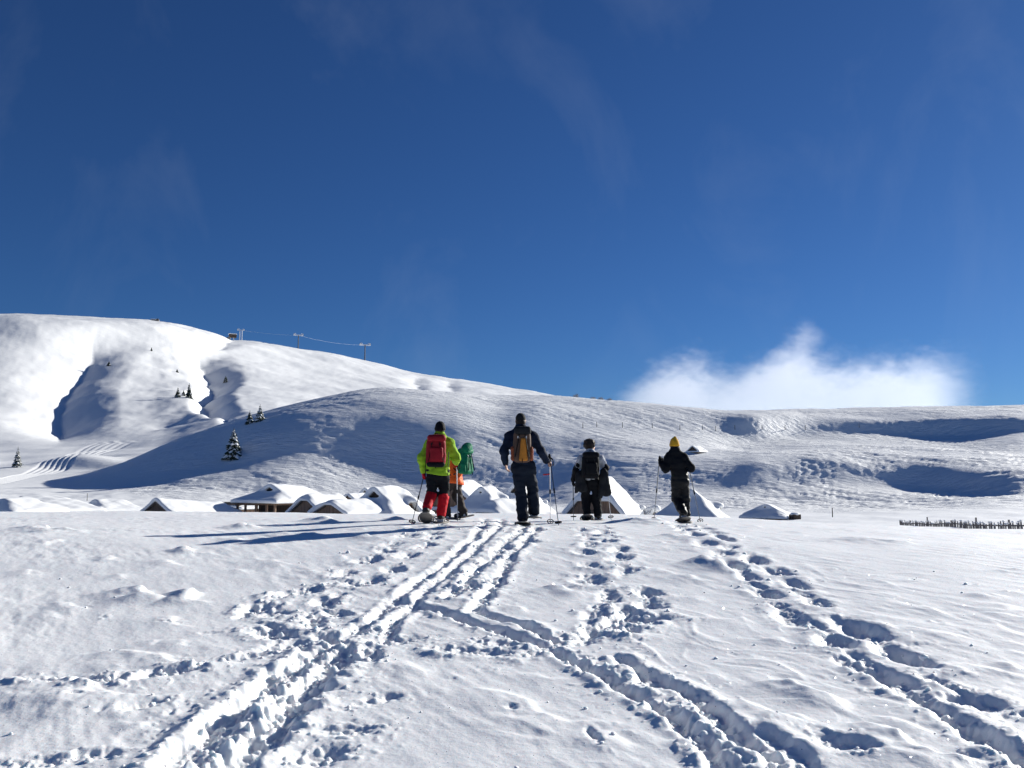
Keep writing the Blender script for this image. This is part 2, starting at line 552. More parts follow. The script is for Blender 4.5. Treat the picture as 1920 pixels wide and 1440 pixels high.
# --- far sheets
ac = np.concatenate([np.linspace(-2.6, -.74, 24)[:-1], np.linspace(-.74, .74, 740), np.linspace(.74, 2.6, 24)[1:]])
Yr = np.concatenate([np.linspace(27, 70, 40)[:-1], np.linspace(70, 180, 60)[:-1], np.linspace(180, 430, 300)[:-1],
                     np.geomspace(430, 1750, 165)[:-1], np.geomspace(1750, 3200, 10)])
Xg, Yg, Zg, isH = far_h(ac, Yr)
wj = sstep(26, 60, Yg)
Zg = near_h(Xg, Yg) * (1 - wj) + Zg * wj
Zg = Zg - .06 * np.clip((31 - Yg) / 4, 0, 1)
# gentle drifts on the plateau
pm = sstep(45, 80, Yg) * (1 - sstep(200, 260, Yg))
Zg = Zg + pm * (.28 * fbm(Xg / 14, Yg / 18, 3, 71) + .06 * fbm(Xg / 3, Yg / 4, 2, 72))
far_v = np.stack([Xg, Yg, Zg], -1).reshape(-1, 3)
far_f = grid_faces(len(Yr), len(ac))
fc_Y = Yg.reshape(-1)[far_f[:, 0]]; fc_H = isH.reshape(-1)[far_f].all(1)
reg = np.where(fc_Y < 180, 0, np.where(fc_H & (fc_Y < 520), 1, 2))
for k, (nm, mt_) in enumerate((('snow_plateau', SNOW_MID), ('hill', SNOW_FAR), ('mountain', SNOW_MTN))):
    ff = far_f[reg == k]
    u, inv = np.unique(ff, return_inverse=True)
    o = obj(nm, np_mesh(nm, far_v[u], inv.reshape(-1, 4), mt_))
    tag(o, kind='structure')


def far_z(X, Y):
    """bilinear look-up in the far sheet"""
    a = X / Y
    c = int(np.clip(np.searchsorted(ac, a) - 1, 0, len(ac) - 2)); r = int(np.clip(np.searchsorted(Yr, Y) - 1, 0, len(Yr) - 2))
    tx = (a - ac[c]) / (ac[c + 1] - ac[c]); ty = (Y - Yr[r]) / (Yr[r + 1] - Yr[r])
    return float((Zg[r, c] * (1 - tx) + Zg[r, c + 1] * tx) * (1 - ty) + (Zg[r + 1, c] * (1 - tx) + Zg[r + 1, c + 1] * tx) * ty)


def far_hit(x, y, y0=60, y1=1400):
    """photo pixel -> first point of the far sheet along the ray"""
    a, e = ray(x, y)
    for Y in np.geomspace(y0, y1, 1500):
        if e * Y < far_z(a * Y, Y):
            return Vector((a * Y, Y, e * Y))
    return None


def ridge_at(x, y0=60, y1=1500):
    """photo column -> highest visible point of the far sheet"""
    best = None
    for Y in np.geomspace(y0, y1, 900):
        a = (x - 960) / FPX
        for _ in range(2):
            z = far_z(a * Y, Y)
            px = pix((a * Y, Y, z)); a += (x - px[0]) / FPX
        if best is None or px[1] < best[0]: best = (px[1], Vector((a * Y, Y, z)))
    return best[1]

# ------------------------------------------------------------------ near slope with the tracks trodden into it
NA = np.concatenate([np.linspace(-3, -.70, 14)[:-1], np.linspace(-.70, .70, 880), np.linspace(.70, 3, 14)[1:]])
NY = np.concatenate([np.geomspace(3.4, 9.0, 360)[:-1], np.geomspace(9.0, 20, 220)[:-1], np.geomspace(20, 31, 40)])
GY = np.repeat(NY[:, None], len(NA), 1); GX = GY * NA[None, :]
GZ = near_h(GX, GY)
inner = (np.abs(NA) < .71)[None, :] * np.ones((len(NY), 1))
n_lo = fbm(GX * 3.1, GY * 3.1, 3, 101)
n_mid = fbm(GX * 8.5, GY * 8.5, 3, 102)
n_hi = fbm(GX * 20, GY * 20, 2, 103, .5)
wide = np.zeros_like(GZ); carve = np.zeros_like(GZ); berm = np.zeros_like(GZ); rub = np.zeros_like(GZ)
CLOD_SRC = []


def seg_dist(P, A, B):
    d = B - A; L2 = (d ** 2).sum() + 1e-9
    t = np.clip(((P - A) * d).sum(-1) / L2, 0, 1)
    return np.sqrt(((P - (A + t[..., None] * d)) ** 2).sum(-1))


def resample(pts, step):
    out = [pts[0]]
    for a, b in zip(pts[:-1], pts[1:]):
        L = np.linalg.norm(b - a); n = max(1, int(L / step))
        for i in range(1, n + 1): out.append(a + (b - a) * i / n)
    return out


def trench(px, w, depth, bm=.05, rough=.5, jit=.03, fall=.6):
    depth *= .43; w = w * .68
    pts = [ground_px(*p) for p in px]
    pts = resample(pts, .5)
    pts = [p + rng.normal(0, jit, 2) for p in pts]
    global carve, berm, rub, wide
    for A, B in zip(pts[:-1], pts[1:]):
        m = .75
        sel = (GX > min(A[0], B[0]) - m) & (GX < max(A[0], B[0]) + m) & (GY > min(A[1], B[1]) - m) & (GY < max(A[1], B[1]) + m)
        idx = np.nonzero(sel)
        if not len(idx[0]): continue
        P = np.stack([GX[idx], GY[idx]], -1)
        d = seg_dist(P, A, B)
        dn = d + rough * (.06 * n_lo[idx] + .04 * n_mid[idx] + .015 * n_hi[idx])
        c = depth * (1 - sstep(w * .35, w * 1.25, dn)) * (1 - rough * .45 * np.clip(n_mid[idx], 0, 1))
        b = .55 * bm * np.exp(-((d - w * 1.5) / (.7 * w)) ** 2) * np.clip(.5 + .8 * n_lo[idx] + .35 * n_mid[idx], 0, 1.6)
        carve[idx] = np.maximum(carve[idx], c)
        berm[idx] = np.maximum(berm[idx], b)
        rub[idx] = np.maximum(rub[idx], rough * np.exp(-(d / (w * 1.5)) ** 2))
        wide[idx] = np.maximum(wide[idx], rough * np.exp(-(d / (.12 + w * 2.2)) ** 2))
        CLOD_SRC.append((A, B, w, rough))


def print_at(p, ang, L, W, depth, rough=.5, bm=.035):
    """one trodden hole; p ground xy, ang direction of walking"""
    global carve, berm, rub, wide
    m = L * 1.6; depth *= .50; W = W * .9
    sel = (np.abs(GX - p[0]) < m) & (np.abs(GY - p[1]) < m)
    idx = np.nonzero(sel)
    if not len(idx[0]): return
    dx = GX[idx] - p[0]; dy = GY[idx] - p[1]
    u = dx * math.cos(ang) + dy * math.sin(ang); v = -dx * math.sin(ang) + dy * math.cos(ang)
    r = ((np.abs(u) / (L / 2)) ** 2.6 + (np.abs(v) / (W / 2)) ** 2.6) ** (1 / 2.6)
    rn = r + rough * (.42 * n_lo[idx] + .26 * n_mid[idx] + .08 * n_hi[idx])
    slope = np.clip(.75 + .5 * u / L, .3, 1.2)
    c = depth * slope * (1 - sstep(.45, 1.15, rn)) * (1 - rough * .4 * np.clip(n_mid[idx], 0, 1))
    b = .6 * bm * np.exp(-((r - 1.4) / .4) ** 2) * np.clip(.5 + .8 * n_lo[idx] + .35 * n_mid[idx], 0, 1.6)
    carve[idx] = np.maximum(carve[idx], c); berm[idx] = np.maximum(berm[idx], b)
    rub[idx] = np.maximum(rub[idx], .8 * rough * np.exp(-(r / 1.4) ** 2))
    wide[idx] = np.maximum(wide[idx], rough * np.exp(-(r / 1.9) ** 2))
    CLOD_SRC.append((np.array([p[0] - L * .3 * math.cos(ang), p[1] - L * .3 * math.sin(ang)]),
                     np.array([p[0] + L * .4 * math.cos(ang), p[1] + L * .4 * math.sin(ang)]), W * .6, rough * .7))


def trail(px, stride, off, L, W, depth, rough=.5, start=1):
    pts = resample([ground_px(*p) for p in px], .05)
    dist = 0; side = start; last = pts[0]
    for i in range(1, len(pts)):
        dist += np.linalg.norm(pts[i] - pts[i - 1])
        if dist >= stride:
            j = min(i + 4, len(pts) - 1); k = max(i - 4, 0)
            t = pts[j] - pts[k]; t = t / (np.linalg.norm(t) + 1e-9)
            n = np.array([-t[1], t[0]])
            p = pts[i] + n * off * side * rng.uniform(.7, 1.25) + rng.normal(0, .04, 2)
            print_at(p, math.atan2(t[1], t[0]) + rng.normal(0, .22), L * rng.uniform(.7, 1.3), W * rng.uniform(.75, 1.3), depth * rng.uniform(.6, 1.25), rough)
            if rng.random() < .6:      # drag mark of the toe
                q = p + t * L * .6; print_at(q, math.atan2(t[1], t[0]) + rng.normal(0, .2), L * .8, W * .5, depth * .4, min(1, rough * 1.3))
            side = -side; dist = rng.normal(0, .09)


# deep double trench running up from the lower left
trench([(280, 1470), (340, 1425), (420, 1352), (495, 1292), (560, 1248), (600, 1215)], .13, .17, .06, .7)
trench([(395, 1470), (445, 1428), (510, 1375), (565, 1320), (615, 1265), (655, 1215)], .15, .20, .06, .8)
trench([(340, 1470), (392, 1428), (470, 1362), (535, 1305)], .12, .07, .03, 1.0)
trail([(560, 1300), (585, 1255), (590, 1215), (560, 1180), (545, 1150)], .30, .14, .40, .26, .16, .9)
trail([(650, 1290), (665, 1240), (680, 1220), (640, 1180), (600, 1150)], .34, .12, .38, .24, .15, .9)
# ski tracks towards the two left-hand walkers
trench([(640, 1202), (690, 1163), (745, 1120), (800, 1085), (850, 1045), (885, 1010), (905, 985), (910, 972)], .085, .12, .05, .45)
trench([(700, 1207), (745, 1165), (790, 1117), (840, 1075), (890, 1035), (922, 1003), (938, 985), (942, 972)], .085, .12, .06, .45)
trench([(845, 1120), (880, 1080), (925, 1040), (962, 1008), (985, 985)], .10, .13, .07, .8)
trench([(885, 1150), (915, 1110), (945, 1065), (975, 1025), (1003, 990)], .10, .14, .06, .6)
trail([(865, 1120), (900, 1085), (945, 1040), (980, 1000)], .42, .10, .45, .24, .12, .9)
# walker in green: snowshoe prints
trail([(500, 1165), (560, 1128), (640, 1100), (700, 1072), (745, 1040), (782, 1008), (806, 986)], .34, .20, .42, .25, .15, .8)
trench([(505, 1118), (570, 1108), (640, 1090)], .10, .08, .04, .7)
# diagonal ski tracks from the lower right
trench([(735, 1128), (800, 1142), (880, 1165), (960, 1190), (1040, 1225), (1110, 1262), (1180, 1300), (1250, 1345), (1320, 1400), (1370, 1470)], .09, .13, .05, .55)
trench([(900, 1148), (980, 1172), (1060, 1205)], .09, .13, .05, .4)
trench([(1170, 1235), (1230, 1265), (1290, 1305), (1360, 1355), (1430, 1410), (1490, 1470)], .10, .14, .05, .55)
trench([(1440, 1385), (1480, 1412), (1520, 1470)], .11, .10, .03, .3)
trench([(1070, 1225), (1160, 1275), (1250, 1330), (1340, 1390), (1400, 1440)], .07, .03, .03, .9)
# cross trail
trail([(640, 1218), (740, 1208), (850, 1214), (950, 1218), (1040, 1205), (1110, 1195)], .30, .12, .40, .26, .11, .9)
trail([(-60, 1288), (120, 1280), (260, 1268), (400, 1248), (500, 1225)], .42, .07, .34, .16, .05, .9)
trench([(170, 1283), (280, 1268), (380, 1250), (450, 1235)], .08, .07, .04, .8)
# walker with the dark jacket
trail([(1185, 1210), (1168, 1165), (1160, 1120), (1140, 1078), (1130, 1040), (1118, 1008), (1110, 988)], .34, .19, .44, .26, .17, .7)
trench([(1190, 1190), (1165, 1140)], .14, .16, .06, .9)
# yellow hat
trail([(1985, 1440), (1890, 1390), (1790, 1320), (1700, 1275), (1600, 1210), (1520, 1145), (1450, 1095), (1400, 1055), (1355, 1020), (1310, 995), (1285, 984)], .40, .15, .60, .27, .19, .45)
trench([(1930, 1440), (1850, 1390), (1760, 1330), (1690, 1290), (1600, 1235)], .10, .10, .04, .5)
# single holes and scrapes
for x, y, L, W, dp, an in ((1112, 1380, .26, .05, .07, 1.75), (265, 1325, .26, .12, .06, .8), (180, 1415, .24, .14, .06, .2), (60, 1430, .4, .16, .06, .2),
                           (1580, 1395, .3, .2, .08, -.5), (600, 1420, .3, .25, .10, .8), (710, 1310, .25, .18, .07, .7), (650, 1370, .3, .2, .06, 0),
                           (540, 1210, .4, .34, .16, 1), (1900, 1345, .25, .1, .05, 0), (1150, 1170, .5, .3, .2, 1.2), (1215, 1160, .4, .25, .16, 0.2),
                           (395, 1187, .16, .09, .03, .3), (320, 1168, .2, .08, .03, .1), (1700, 1210, .3, .07, .02, .1), (1300, 1165, .2, .07, .025, .2)):
    print_at(ground_px(x, y), an, L, W, dp, .6, .008)
# pole-basket holes and small pits beside the trails
for k in range(70):
    y = rng.uniform(985, 1430); x = rng.uniform(60, 1900)
    print_at(ground_px(x, y), rng.uniform(0, 3), rng.uniform(.05, .14), rng.uniform(.04, .08), rng.uniform(.015, .04), .5, .012)

# sastrugi: wind-cut ridges drawn out along the wind, sharp on one side
wx, wy = .47, -.88
s_ = GX * wx + GY * wy; t_ = -GX * wy + GY * wx
warp = .35 * fbm(GX * .7, GY * .7, 2, 120)
q = t_ * 1.35 + warp * 2.2
def saw(s, q, f, seed):
    """long wind-cut steps: gentle rise, sharp drop, wandering and breaking up along the wind"""
    fr = q * f + 1.3 * fbm(s * .35 * f, q * .5 * f, 3, seed, .55)
    k = fr - np.floor(fr)
    br = sstep(-.15, .35, fbm(s * .8 * f + 7, np.floor(fr) * 3.7, 2, seed + 5))
    return np.where(k < .86, k / .86, (1 - k) / .14) ** 1.6 * br
right = sstep(-1.5, 4.5, GX)
mask = np.clip(.28 + .75 * fbm(GX * .35, GY * .35, 2, 125), 0, 1) * (.35 + .65 * right)
sas = saw(s_, q, 1.1, 130) * .022 * mask + saw(s_ + 31, q, 2.6, 140) * .009 * mask
fine = fbm(s_ * 2.2, t_ * 6.0, 3, 135) * .006 * (.4 + .6 * sstep(-.3, .4, fbm(GX * .5, GY * .5, 2, 136)))
# little steps and drift lips on the smooth left side
lip = np.zeros_like(GZ)
def drift_lip(x, y, L, h, ang):
    p = ground_px(x, y)
    sel = (np.abs(GX - p[0]) < L * 2) & (np.abs(GY - p[1]) < L * 2); idx = np.nonzero(sel)
    dx = GX[idx] - p[0]; dy = GY[idx] - p[1]
    u = dx * math.cos(ang) + dy * math.sin(ang); v = -dx * math.sin(ang) + dy * math.cos(ang)
    v = v + .12 * L * np.sin(u / L * 5) + .05 * n_lo[idx]
    prof = np.where(v > 0, np.exp(-(v / (.55 * L)) ** 2), np.exp(-(v / (.045 + .03 * L)) ** 2))
    lip[idx] = np.maximum(lip[idx], h * prof * np.exp(-(u / (.62 * L)) ** 4) * (.8 + .4 * n_lo[idx]))
for x, y, L, h, an in ((95, 996, 1.1, .09, 2.9), (460, 990, .55, .09, 2.6), (600, 977, .5, .10, 2.7), (265, 1118, .55, .08, 2.5), (357, 1120, .4, .09, 2.2),
                       (352, 1034, .35, .07, 2.4), (1345, 1060, .6, .08, 2.5), (1300, 1010, .9, .06, 2.7), (1430, 1338, .35, .05, 2.4), (1500, 1300, .45, .05, 2.5),
                       (1200, 982, .9, .12, 2.9), (560, 1003, .8, .05, 2.8), (1640, 1015, .8, .05, 2.6), (740, 975, .4, .08, 2.7), (1060, 1110, .45, .05, 2.7),
                       (990, 1330, .7, .03, 2.4), (1700, 1400, .5, .05, 2.2), (300, 1240, 1.0, .03, 2.9), (700, 1010, .5, .06, 2.9), (150, 1295, .9, .05, 2.9)):
    drift_lip(x, y, L, h, an)
for k in range(150):      # many small wind-cut lips, mostly on the right
    y = 985 + 440 * rng.random() ** 1.5; x = 1920 * (1 - rng.random() ** 1.6 * .98)
    L = rng.uniform(.12, .45); drift_lip(x, y, L, rng.uniform(.009, .024) * (.6 + L), rng.normal(2.45, .22))
near_w = 1 - sstep(24, 29, GY)
berm = berm * (carve < .02) + berm * .4 * (carve >= .02)
n_crumb = fbm(GX * 9, GY * 9, 3, 151, .5)
lumps = np.clip(n_crumb * 1.3 + .1, 0, 1) ** 1.2
dig = blur(carve * (1 + .10 * n_mid) - berm, 3, 5)
inside = np.clip(blur(carve, 3, 5) / .06, 0, 1)
n_fine = fbm(GX * 33, GY * 33, 2, 171, .5)
chunk = np.clip(blur(rub, 3, 5), 0, 1) * (.024 * lumps + .009 * n_hi + .006 * n_fine) + inside * (.024 * lumps * (.4 + .6 * np.clip(rub, 0, 1)) + .008 * n_hi + .005 * n_fine)
n_bit = fbm(GX * 16, GY * 16, 2, 161, .5)
chunk = chunk + .06 * np.clip(wide, 0, 1) * np.clip(n_bit - .42 + .25 * n_lo, 0, .35)
und = np.clip(1 - carve / .04, 0, 1)
GZ = GZ + near_w * inner * (blur((sas + lip) * und, 0, 1) + fine * und - .82 * dig + .9 * chunk)
nv = np.stack([GX, GY, GZ], -1).reshape(-1, 3)
o = obj('snow_slope', np_mesh('snow_slope', nv, grid_faces(len(NY), len(NA)), SNOW_NEAR))
tag(o, kind='structure')


def near_z(X, Y):
    a = X / Y
    c = int(np.clip(np.searchsorted(NA, a) - 1, 0, len(NA) - 2)); r = int(np.clip(np.searchsorted(NY, Y) - 1, 0, len(NY) - 2))
    tx = (a - NA[c]) / (NA[c + 1] - NA[c]); ty = (Y - NY[r]) / (NY[r + 1] - NY[r])
    return float((GZ[r, c] * (1 - tx) + GZ[r, c + 1] * tx) * (1 - ty) + (GZ[r + 1, c] * (1 - tx) + GZ[r + 1, c + 1] * tx) * ty)


# ground under and behind the camera
bx = np.linspace(-90, 90, 60); by = np.concatenate([np.linspace(-70, -4, 20)[:-1], np.linspace(-4, 3.42, 12)])
BX, BY = np.meshgrid(bx, by)
BZ = near_h(BX, BY) - .03 - .05 * sstep(2, 3.4, BY)
o = obj('snow_ground', np_mesh('snow_ground', np.stack([BX, BY, BZ], -1).reshape(-1, 3), grid_faces(len(by), len(bx)), SNOW_NEAR))
tag(o, kind='structure')

# ------------------------------------------------------------------ implicit surfaces (snow covers, clothes, bodies)
def surface_nets(D, org, h):
    s = D < 0
    nx, ny, nz = D.shape
    c = np.zeros((nx - 1, ny - 1, nz - 1), int)
    for i in (0, 1):
        for j in (0, 1):
            for k in (0, 1):
                c += s[i:nx - 1 + i, j:ny - 1 + j, k:nz - 1 + k]
    act = (c > 0) & (c < 8)
    ids = -np.ones(act.shape, int)
    cells = np.argwhere(act)
    ids[act] = np.arange(len(cells))
    acc = np.zeros((len(cells), 3)); cnt = np.zeros(len(cells))
    cor = [(i, j, k) for i in (0, 1) for j in (0, 1) for k in (0, 1)]
    for a in cor:
        for ax in range(3):
            if a[ax]: continue
            b = list(a); b[ax] = 1
            da = D[cells[:, 0] + a[0], cells[:, 1] + a[1], cells[:, 2] + a[2]]
            db = D[cells[:, 0] + b[0], cells[:, 1] + b[1], cells[:, 2] + b[2]]
            m = (da < 0) != (db < 0)
            t = da[m] / (da[m] - db[m])
            p = np.tile(np.array(a, float), (m.sum(), 1)); p[:, ax] += t
            acc[m] += p; cnt[m] += 1
    V = (cells + acc / cnt[:, None]) * h + org
    F = []
    for ax in range(3):
        sl0 = [slice(None)] * 3; sl1 = [slice(None)] * 3
        sl0[ax] = slice(0, -1); sl1[ax] = slice(1, None)
        e = np.argwhere(s[tuple(sl0)] != s[tuple(sl1)])
        u, v = (ax + 1) % 3, (ax + 2) % 3
        ok = (e[:, u] > 0) & (e[:, v] > 0) & (e[:, u] < D.shape[u] - 1) & (e[:, v] < D.shape[v] - 1)
        e = e[ok]
        q = []
        for du, dv in ((-1, -1), (0, -1), (0, 0), (-1, 0)):
            cidx = e.copy(); cidx[:, u] += du; cidx[:, v] += dv
            q.append(ids[cidx[:, 0], cidx[:, 1], cidx[:, 2]])
        q = np.stack(q, 1)
        flip = ~s[e[:, 0], e[:, 1], e[:, 2]]
        q[flip] = q[flip][:, ::-1]
        F.append(q)
    F = np.concatenate(F)
    F = F[(F >= 0).all(1)]
    return V, F


def smin(a, b, k):
    if k <= 0: return np.minimum(a, b)
    h = np.clip(.5 + .5 * (b - a) / k, 0, 1)
    return b * (1 - h) + a * h - k * h * (1 - h)


def smax(a, b, k):
    return -smin(-a, -b, k)


def cap(P, a, b, r1, r2, sc=(1, 1, 1)):
    """tapered capsule; sc squeezes the cross-section along an axis"""
    a = np.array(a, float); b = np.array(b, float); sc = np.array(sc, float)
    d = b - a
    t = np.clip(((P - a) @ d) / (d @ d + 1e-12), 0, 1)
    q = (P - (a + t[:, None] * d)) * sc
    return (np.sqrt((q ** 2).sum(1)) - (r1 + (r2 - r1) * t)) / max(1.0, sc.max() ** .5)


def ell(P, c, r):
    q = (P - np.array(c)) / np.array(r)
    n = np.sqrt((q ** 2).sum(1))
    return (n - 1) * min(r) * np.where(n < 1, 1, 1)


def rbox(P, c, hs, r, rot=None):
    q = P - np.array(c)
    if rot is not None: q = q @ np.array(rot)
    q = np.abs(q) - (np.array(hs) - r)
    return np.sqrt((np.maximum(q, 0) ** 2).sum(1)) + np.minimum(q.max(1), 0) - r


def noise3(P, f, seed=0):
    return (perlin(P[:, 0] * f + P[:, 1] * .6 * f, P[:, 2] * f, seed) + perlin(P[:, 1] * f - P[:, 0] * .5 * f, P[:, 2] * f * 1.1 + 5, seed + 1)) * .6


def sdf_mesh(name, fn, lo, hi, h, mats, smooth=True):
    lo = np.array(lo, float); hi = np.array(hi, float)
    n = np.ceil((hi - lo) / h).astype(int) + 1
    g = np.stack(np.meshgrid(*[lo[i] + h * np.arange(n[i]) for i in range(3)], indexing='ij'), -1)
    D = fn(g.reshape(-1, 3)).reshape(n)
    D[0] = D[-1] = 1; D[:, 0] = D[:, -1] = 1; D[:, :, 0] = D[:, :, -1] = 1
    V, F = surface_nets(D, lo, h)
    return np_mesh(name, V, F, mats, smooth)

# ------------------------------------------------------------------ herders' huts
WOOD = mat('weathered_boards', (.25, .165, .115), .85, .35, 1.0, (9, 9, .7), .5, .03)
WOOD_D = mat('dark_boards', (.10, .075, .06), .9, .4, 1.0, (9, 9, .7), .5, .03)
SHING = mat('larch_shingles', (.13, .115, .105), .9, .35, 5.0, (1, 1, 1), .6, .03)
STONE = mat('field_stone', (.26, .24, .22), .9, .35, 2.2, (1, 1, 1), .8, .08)
GLASSD = mat('window_dark', (.02, .022, .028), .2, .2, 3.0)
FROST = mat('frosted_metal', (.62, .65, .70), .6, .12, 2.0)
STEEL = mat('dull_steel', (.12, .13, .15), .5, .2, 2.0, metal=.4)


def quad_slab(mb, pts, t):
    """slab of thickness t below a planar polygon"""
    pts = [Vector(p) for p in pts]
    n = (pts[1] - pts[0]).cross(pts[2] - pts[0]).normalized()
    if n.z < 0: n = -n
    lo = [p - n * t for p in pts]
    k = len(pts)
    mb.add(pts + lo, [tuple(range(k)), tuple(range(2 * k - 1, k - 1, -1))] +
           [(i, (i + 1) % k, k + (i + 1) % k, k + i) for i in range(k)])


def hut(label, x, y, Y, W, L, th, eave=1.2, hip=.45, gab=.28, snow=.5, drop=0.0, open_front=False, posts=False, wall=WOOD,
        dormer=None, name='herders_hut', door=False, window=False, at_pt=None, H=None, foot=0.0, hipb=.4, zf=None, seed=1, lump=.14, full=False):
    """x,y photo position of the front end of the ridge at distance Y; th = turn of the ridge to the right of the view; gab = gablet height share"""
    if at_pt is None:
        top = at(x, y, Y)
        g = far_z(top.x, Y)
        H = top.z - g - snow * 1.25
        base = Vector((top.x, Y, g))
    else:
        base = at_pt
    H = max(H, 1.6)
    th = R(th)
    inset = hip * W * .5          # how far the ridge end stands behind the front eave
    # local frame: ridge along +Y, front towards -Y, origin under the front end of the ridge
    y0 = -inset; y1 = y0 + L
    root = empty(name, base, -th)
    tag(root, label, 'hut', 'snowed-in herders huts')
    ov = .18
    hw = W / 2
    zr = H; ze = eave
    slope = (zr - ze) / hw
    if zf is None: zf = ze             # front eave may sit higher than the side eaves
    hg = zr - (zr - zf) * gab          # height where the hip stops below the gablet
    xf = (zr - zf) / slope
    inb = hipb * W * .5
    # walls
    wz = ze + .08
    wi = .5
    mb = MB()
    if not open_front:
        xs = hw - wi; zs = zr - (hw - wi) * slope - .14 if zf > ze + .05 else wz
        xt = max((zr - (zf + .05)) / slope - .12, .1) if zf > ze + .05 else xs
        sec = [(-xs, -1.2), (xs, -1.2), (xs, min(zs, zf))] + ([(xt, zf - .05), (-xt, zf - .05)] if zf > ze + .05 else []) + [(-xs, min(zs, zf))]
        k = len(sec); ya, yb = y0 + .28, y1 - wi
        mb.add([(p_[0], ya, p_[1]) for p_ in sec] + [(p_[0], yb, p_[1]) for p_ in sec],
               [tuple(range(k)), tuple(range(2 * k - 1, k - 1, -1))] + [(i, k + i, k + (i + 1) % k, (i + 1) % k) for i in range(k)])
        mb.build('wall', wall, root)
    # roof slabs
    mr = MB()
    t = .12
    fl = [(-hw, y0, ze), (-(zr - hg) / slope, 0, hg), (-(zr - hg) / slope, -.25, hg), (0, -.25, zr)]
    for sx in (-1, 1):
        poly = [(sx * hw, y0, ze)] + ([(sx * xf, y0, zf)] if zf > ze + .05 else []) + [(sx * (zr - hg) / slope, 0, hg), (0, -.25, zr), (0, y1 - inb, zr - drop), (sx * hw, y1, ze)]
        quad_slab(mr, poly, t)
    quad_slab(mr, [(-xf, y0, zf), (xf, y0, zf), ((zr - hg) / slope, 0, hg), (-(zr - hg) / slope, 0, hg)], t)
    quad_slab(mr, [(hw, y1, ze), (-hw, y1, ze), (0, y1 - inb, zr - drop)], t)
    rf = mr.build('roof', SHING, root)
    # gablet: dark boards under the ridge end
    if gab > .05:
        w = (zr - hg) / slope
        mg = MB()
        mg.add([(-w * .96, .12, hg - .05), (w * .96, .12, hg - .05), (0, .12, zr - .06), (-w * .96, .3, hg - .05), (w * .96, .3, hg - .05), (0, .3, zr - .06)],
               [(0, 1, 2), (5, 4, 3), (0, 3, 4, 1), (1, 4, 5, 2), (2, 5, 3, 0)])
        mg.build('gable', WOOD_D if not full else wall, root)
    if posts:
        for px, py in [(sx * (hw - .45), y0 + .45 + (L - .9) * k / 3) for sx in (-1, 1) for k in range(4)] + [(0, y0 + .45), (-hw * .5, y0 + .45), (hw * .5, y0 + .45)]:
            m = MB(); m.box((px, py, (ze - 1.0) / 2), (.24, .24, ze + 1.0)); m.build('post', WOOD, root)
        for sx in (-1, 1):
            m = MB(); m.box((sx * (hw - .45), (y0 + y1) / 2, ze - .12), (.22, L - .6, .24)); m.build('beam', WOOD, root)
        m = MB(); m.box((0, y0 + .45, ze - .12), (W - .6, .22, .24)); m.build('beam', WOOD, root)
        m = MB(); m.box((0, y0 + 4.2, ze / 2 + .2), (W - 1.0, .2, ze + .4)); m.build('back_wall', WOOD_D, root)
        m = MB(); m.box((hw * .2, y0 + 2.2, .8), (W * .45, .1, .12)); m.build('rail', WOOD, root)
        for q in range(9):
            m = MB(); m.box((-hw + .8 + (W - 1.6) * q / 8, (y0 + y1) / 2, ze - .3), (.14, L - 1.2, .16)); m.build('rafter', WOOD_D, root)
    if door:
        m = MB(); m.box((-W * .1, y0 + .25, .75), (.9, .08, 1.5)); d = m.build('door', WOOD_D, root)
        m = MB(); m.box((-W * .1 + .33, y0 + .19, .8), (.06, .05, .16)); m.build('handle', STEEL, d)
    if window:
        m = MB(); m.box((W * .16, y0 + .25, (zf * .55)), (.62, .08, .5)); d = m.build('window', WOOD_D, root)
        m = MB(); m.box((W * .16, y0 + .19, (zf * .55)), (.46, .03, .36)); m.build('pane', GLASSD, d)
    if foot:
        m = MB(); m.box((0, (y0 + y1) / 2, foot / 2 - .6), (W - 2 * wi + .12, L - 2 * wi + .12, foot + 1.2)); m.build('foundation', STONE, root)

    # snow on the roof: thick rounded blanket hanging a little over the eaves
    c, s_ = 1 / math.sqrt(1 + slope ** 2), slope / math.sqrt(1 + slope ** 2)
    fs = (hg - zf) / max(inset, .05); cf, sf = 1 / math.sqrt(1 + fs ** 2), fs / math.sqrt(1 + fs ** 2)
    bs = (zr - drop - ze) / max(inb, .05); cb, sb = 1 / math.sqrt(1 + bs ** 2), bs / math.sqrt(1 + bs ** 2)
    tilt = drop / max(L - inset - inb, .5)

    def roof_d(P, off, k, foff, fedge):
        X, Yy, Z = P[:, 0], P[:, 1], P[:, 2]
        Zt = Z + tilt * np.clip(Yy, 0, None)
        side = smax((Zt - zr) * c + X * s_, (Zt - zr) * c - X * s_, k) - off
        front = (Z - zf) * cf - (Yy - y0) * sf - foff
        back = (Z - ze) * cb + (Yy - y1) * sb - off
        A = smax(side, -Yy - fedge, k * .4)
        B = smax(side, front, k * .6)
        d = smin(A, B, k * .5)
        return smax(d, back, k)

    def fn(P):
        n = noise3(P + seed * 7.7, .55, seed) * lump + noise3(P + seed * 3.1, 1.5, seed + 3) * lump * .3
        d = roof_d(P, snow, .55, snow * .85, .30 + .18) - n
        if dormer is not None:
            dy, dz, ds = dormer
            dx = (zr - dz) / slope
            d = smin(d, ell(P, (dx + ds * .1, dy, dz + ds * .15), (ds * 1.5, ds * .95, ds * .75)), .4)
            q = rbox(P, (dx + ds * 1.15, dy - ds * .15, dz - ds * .45), (ds * .8, ds * .62, ds * .55), .2)
            d = smax(d, -q, .15)
        under = roof_d(P, .01, .05, .01, .27)
        d = np.maximum(d, -(under + .02))
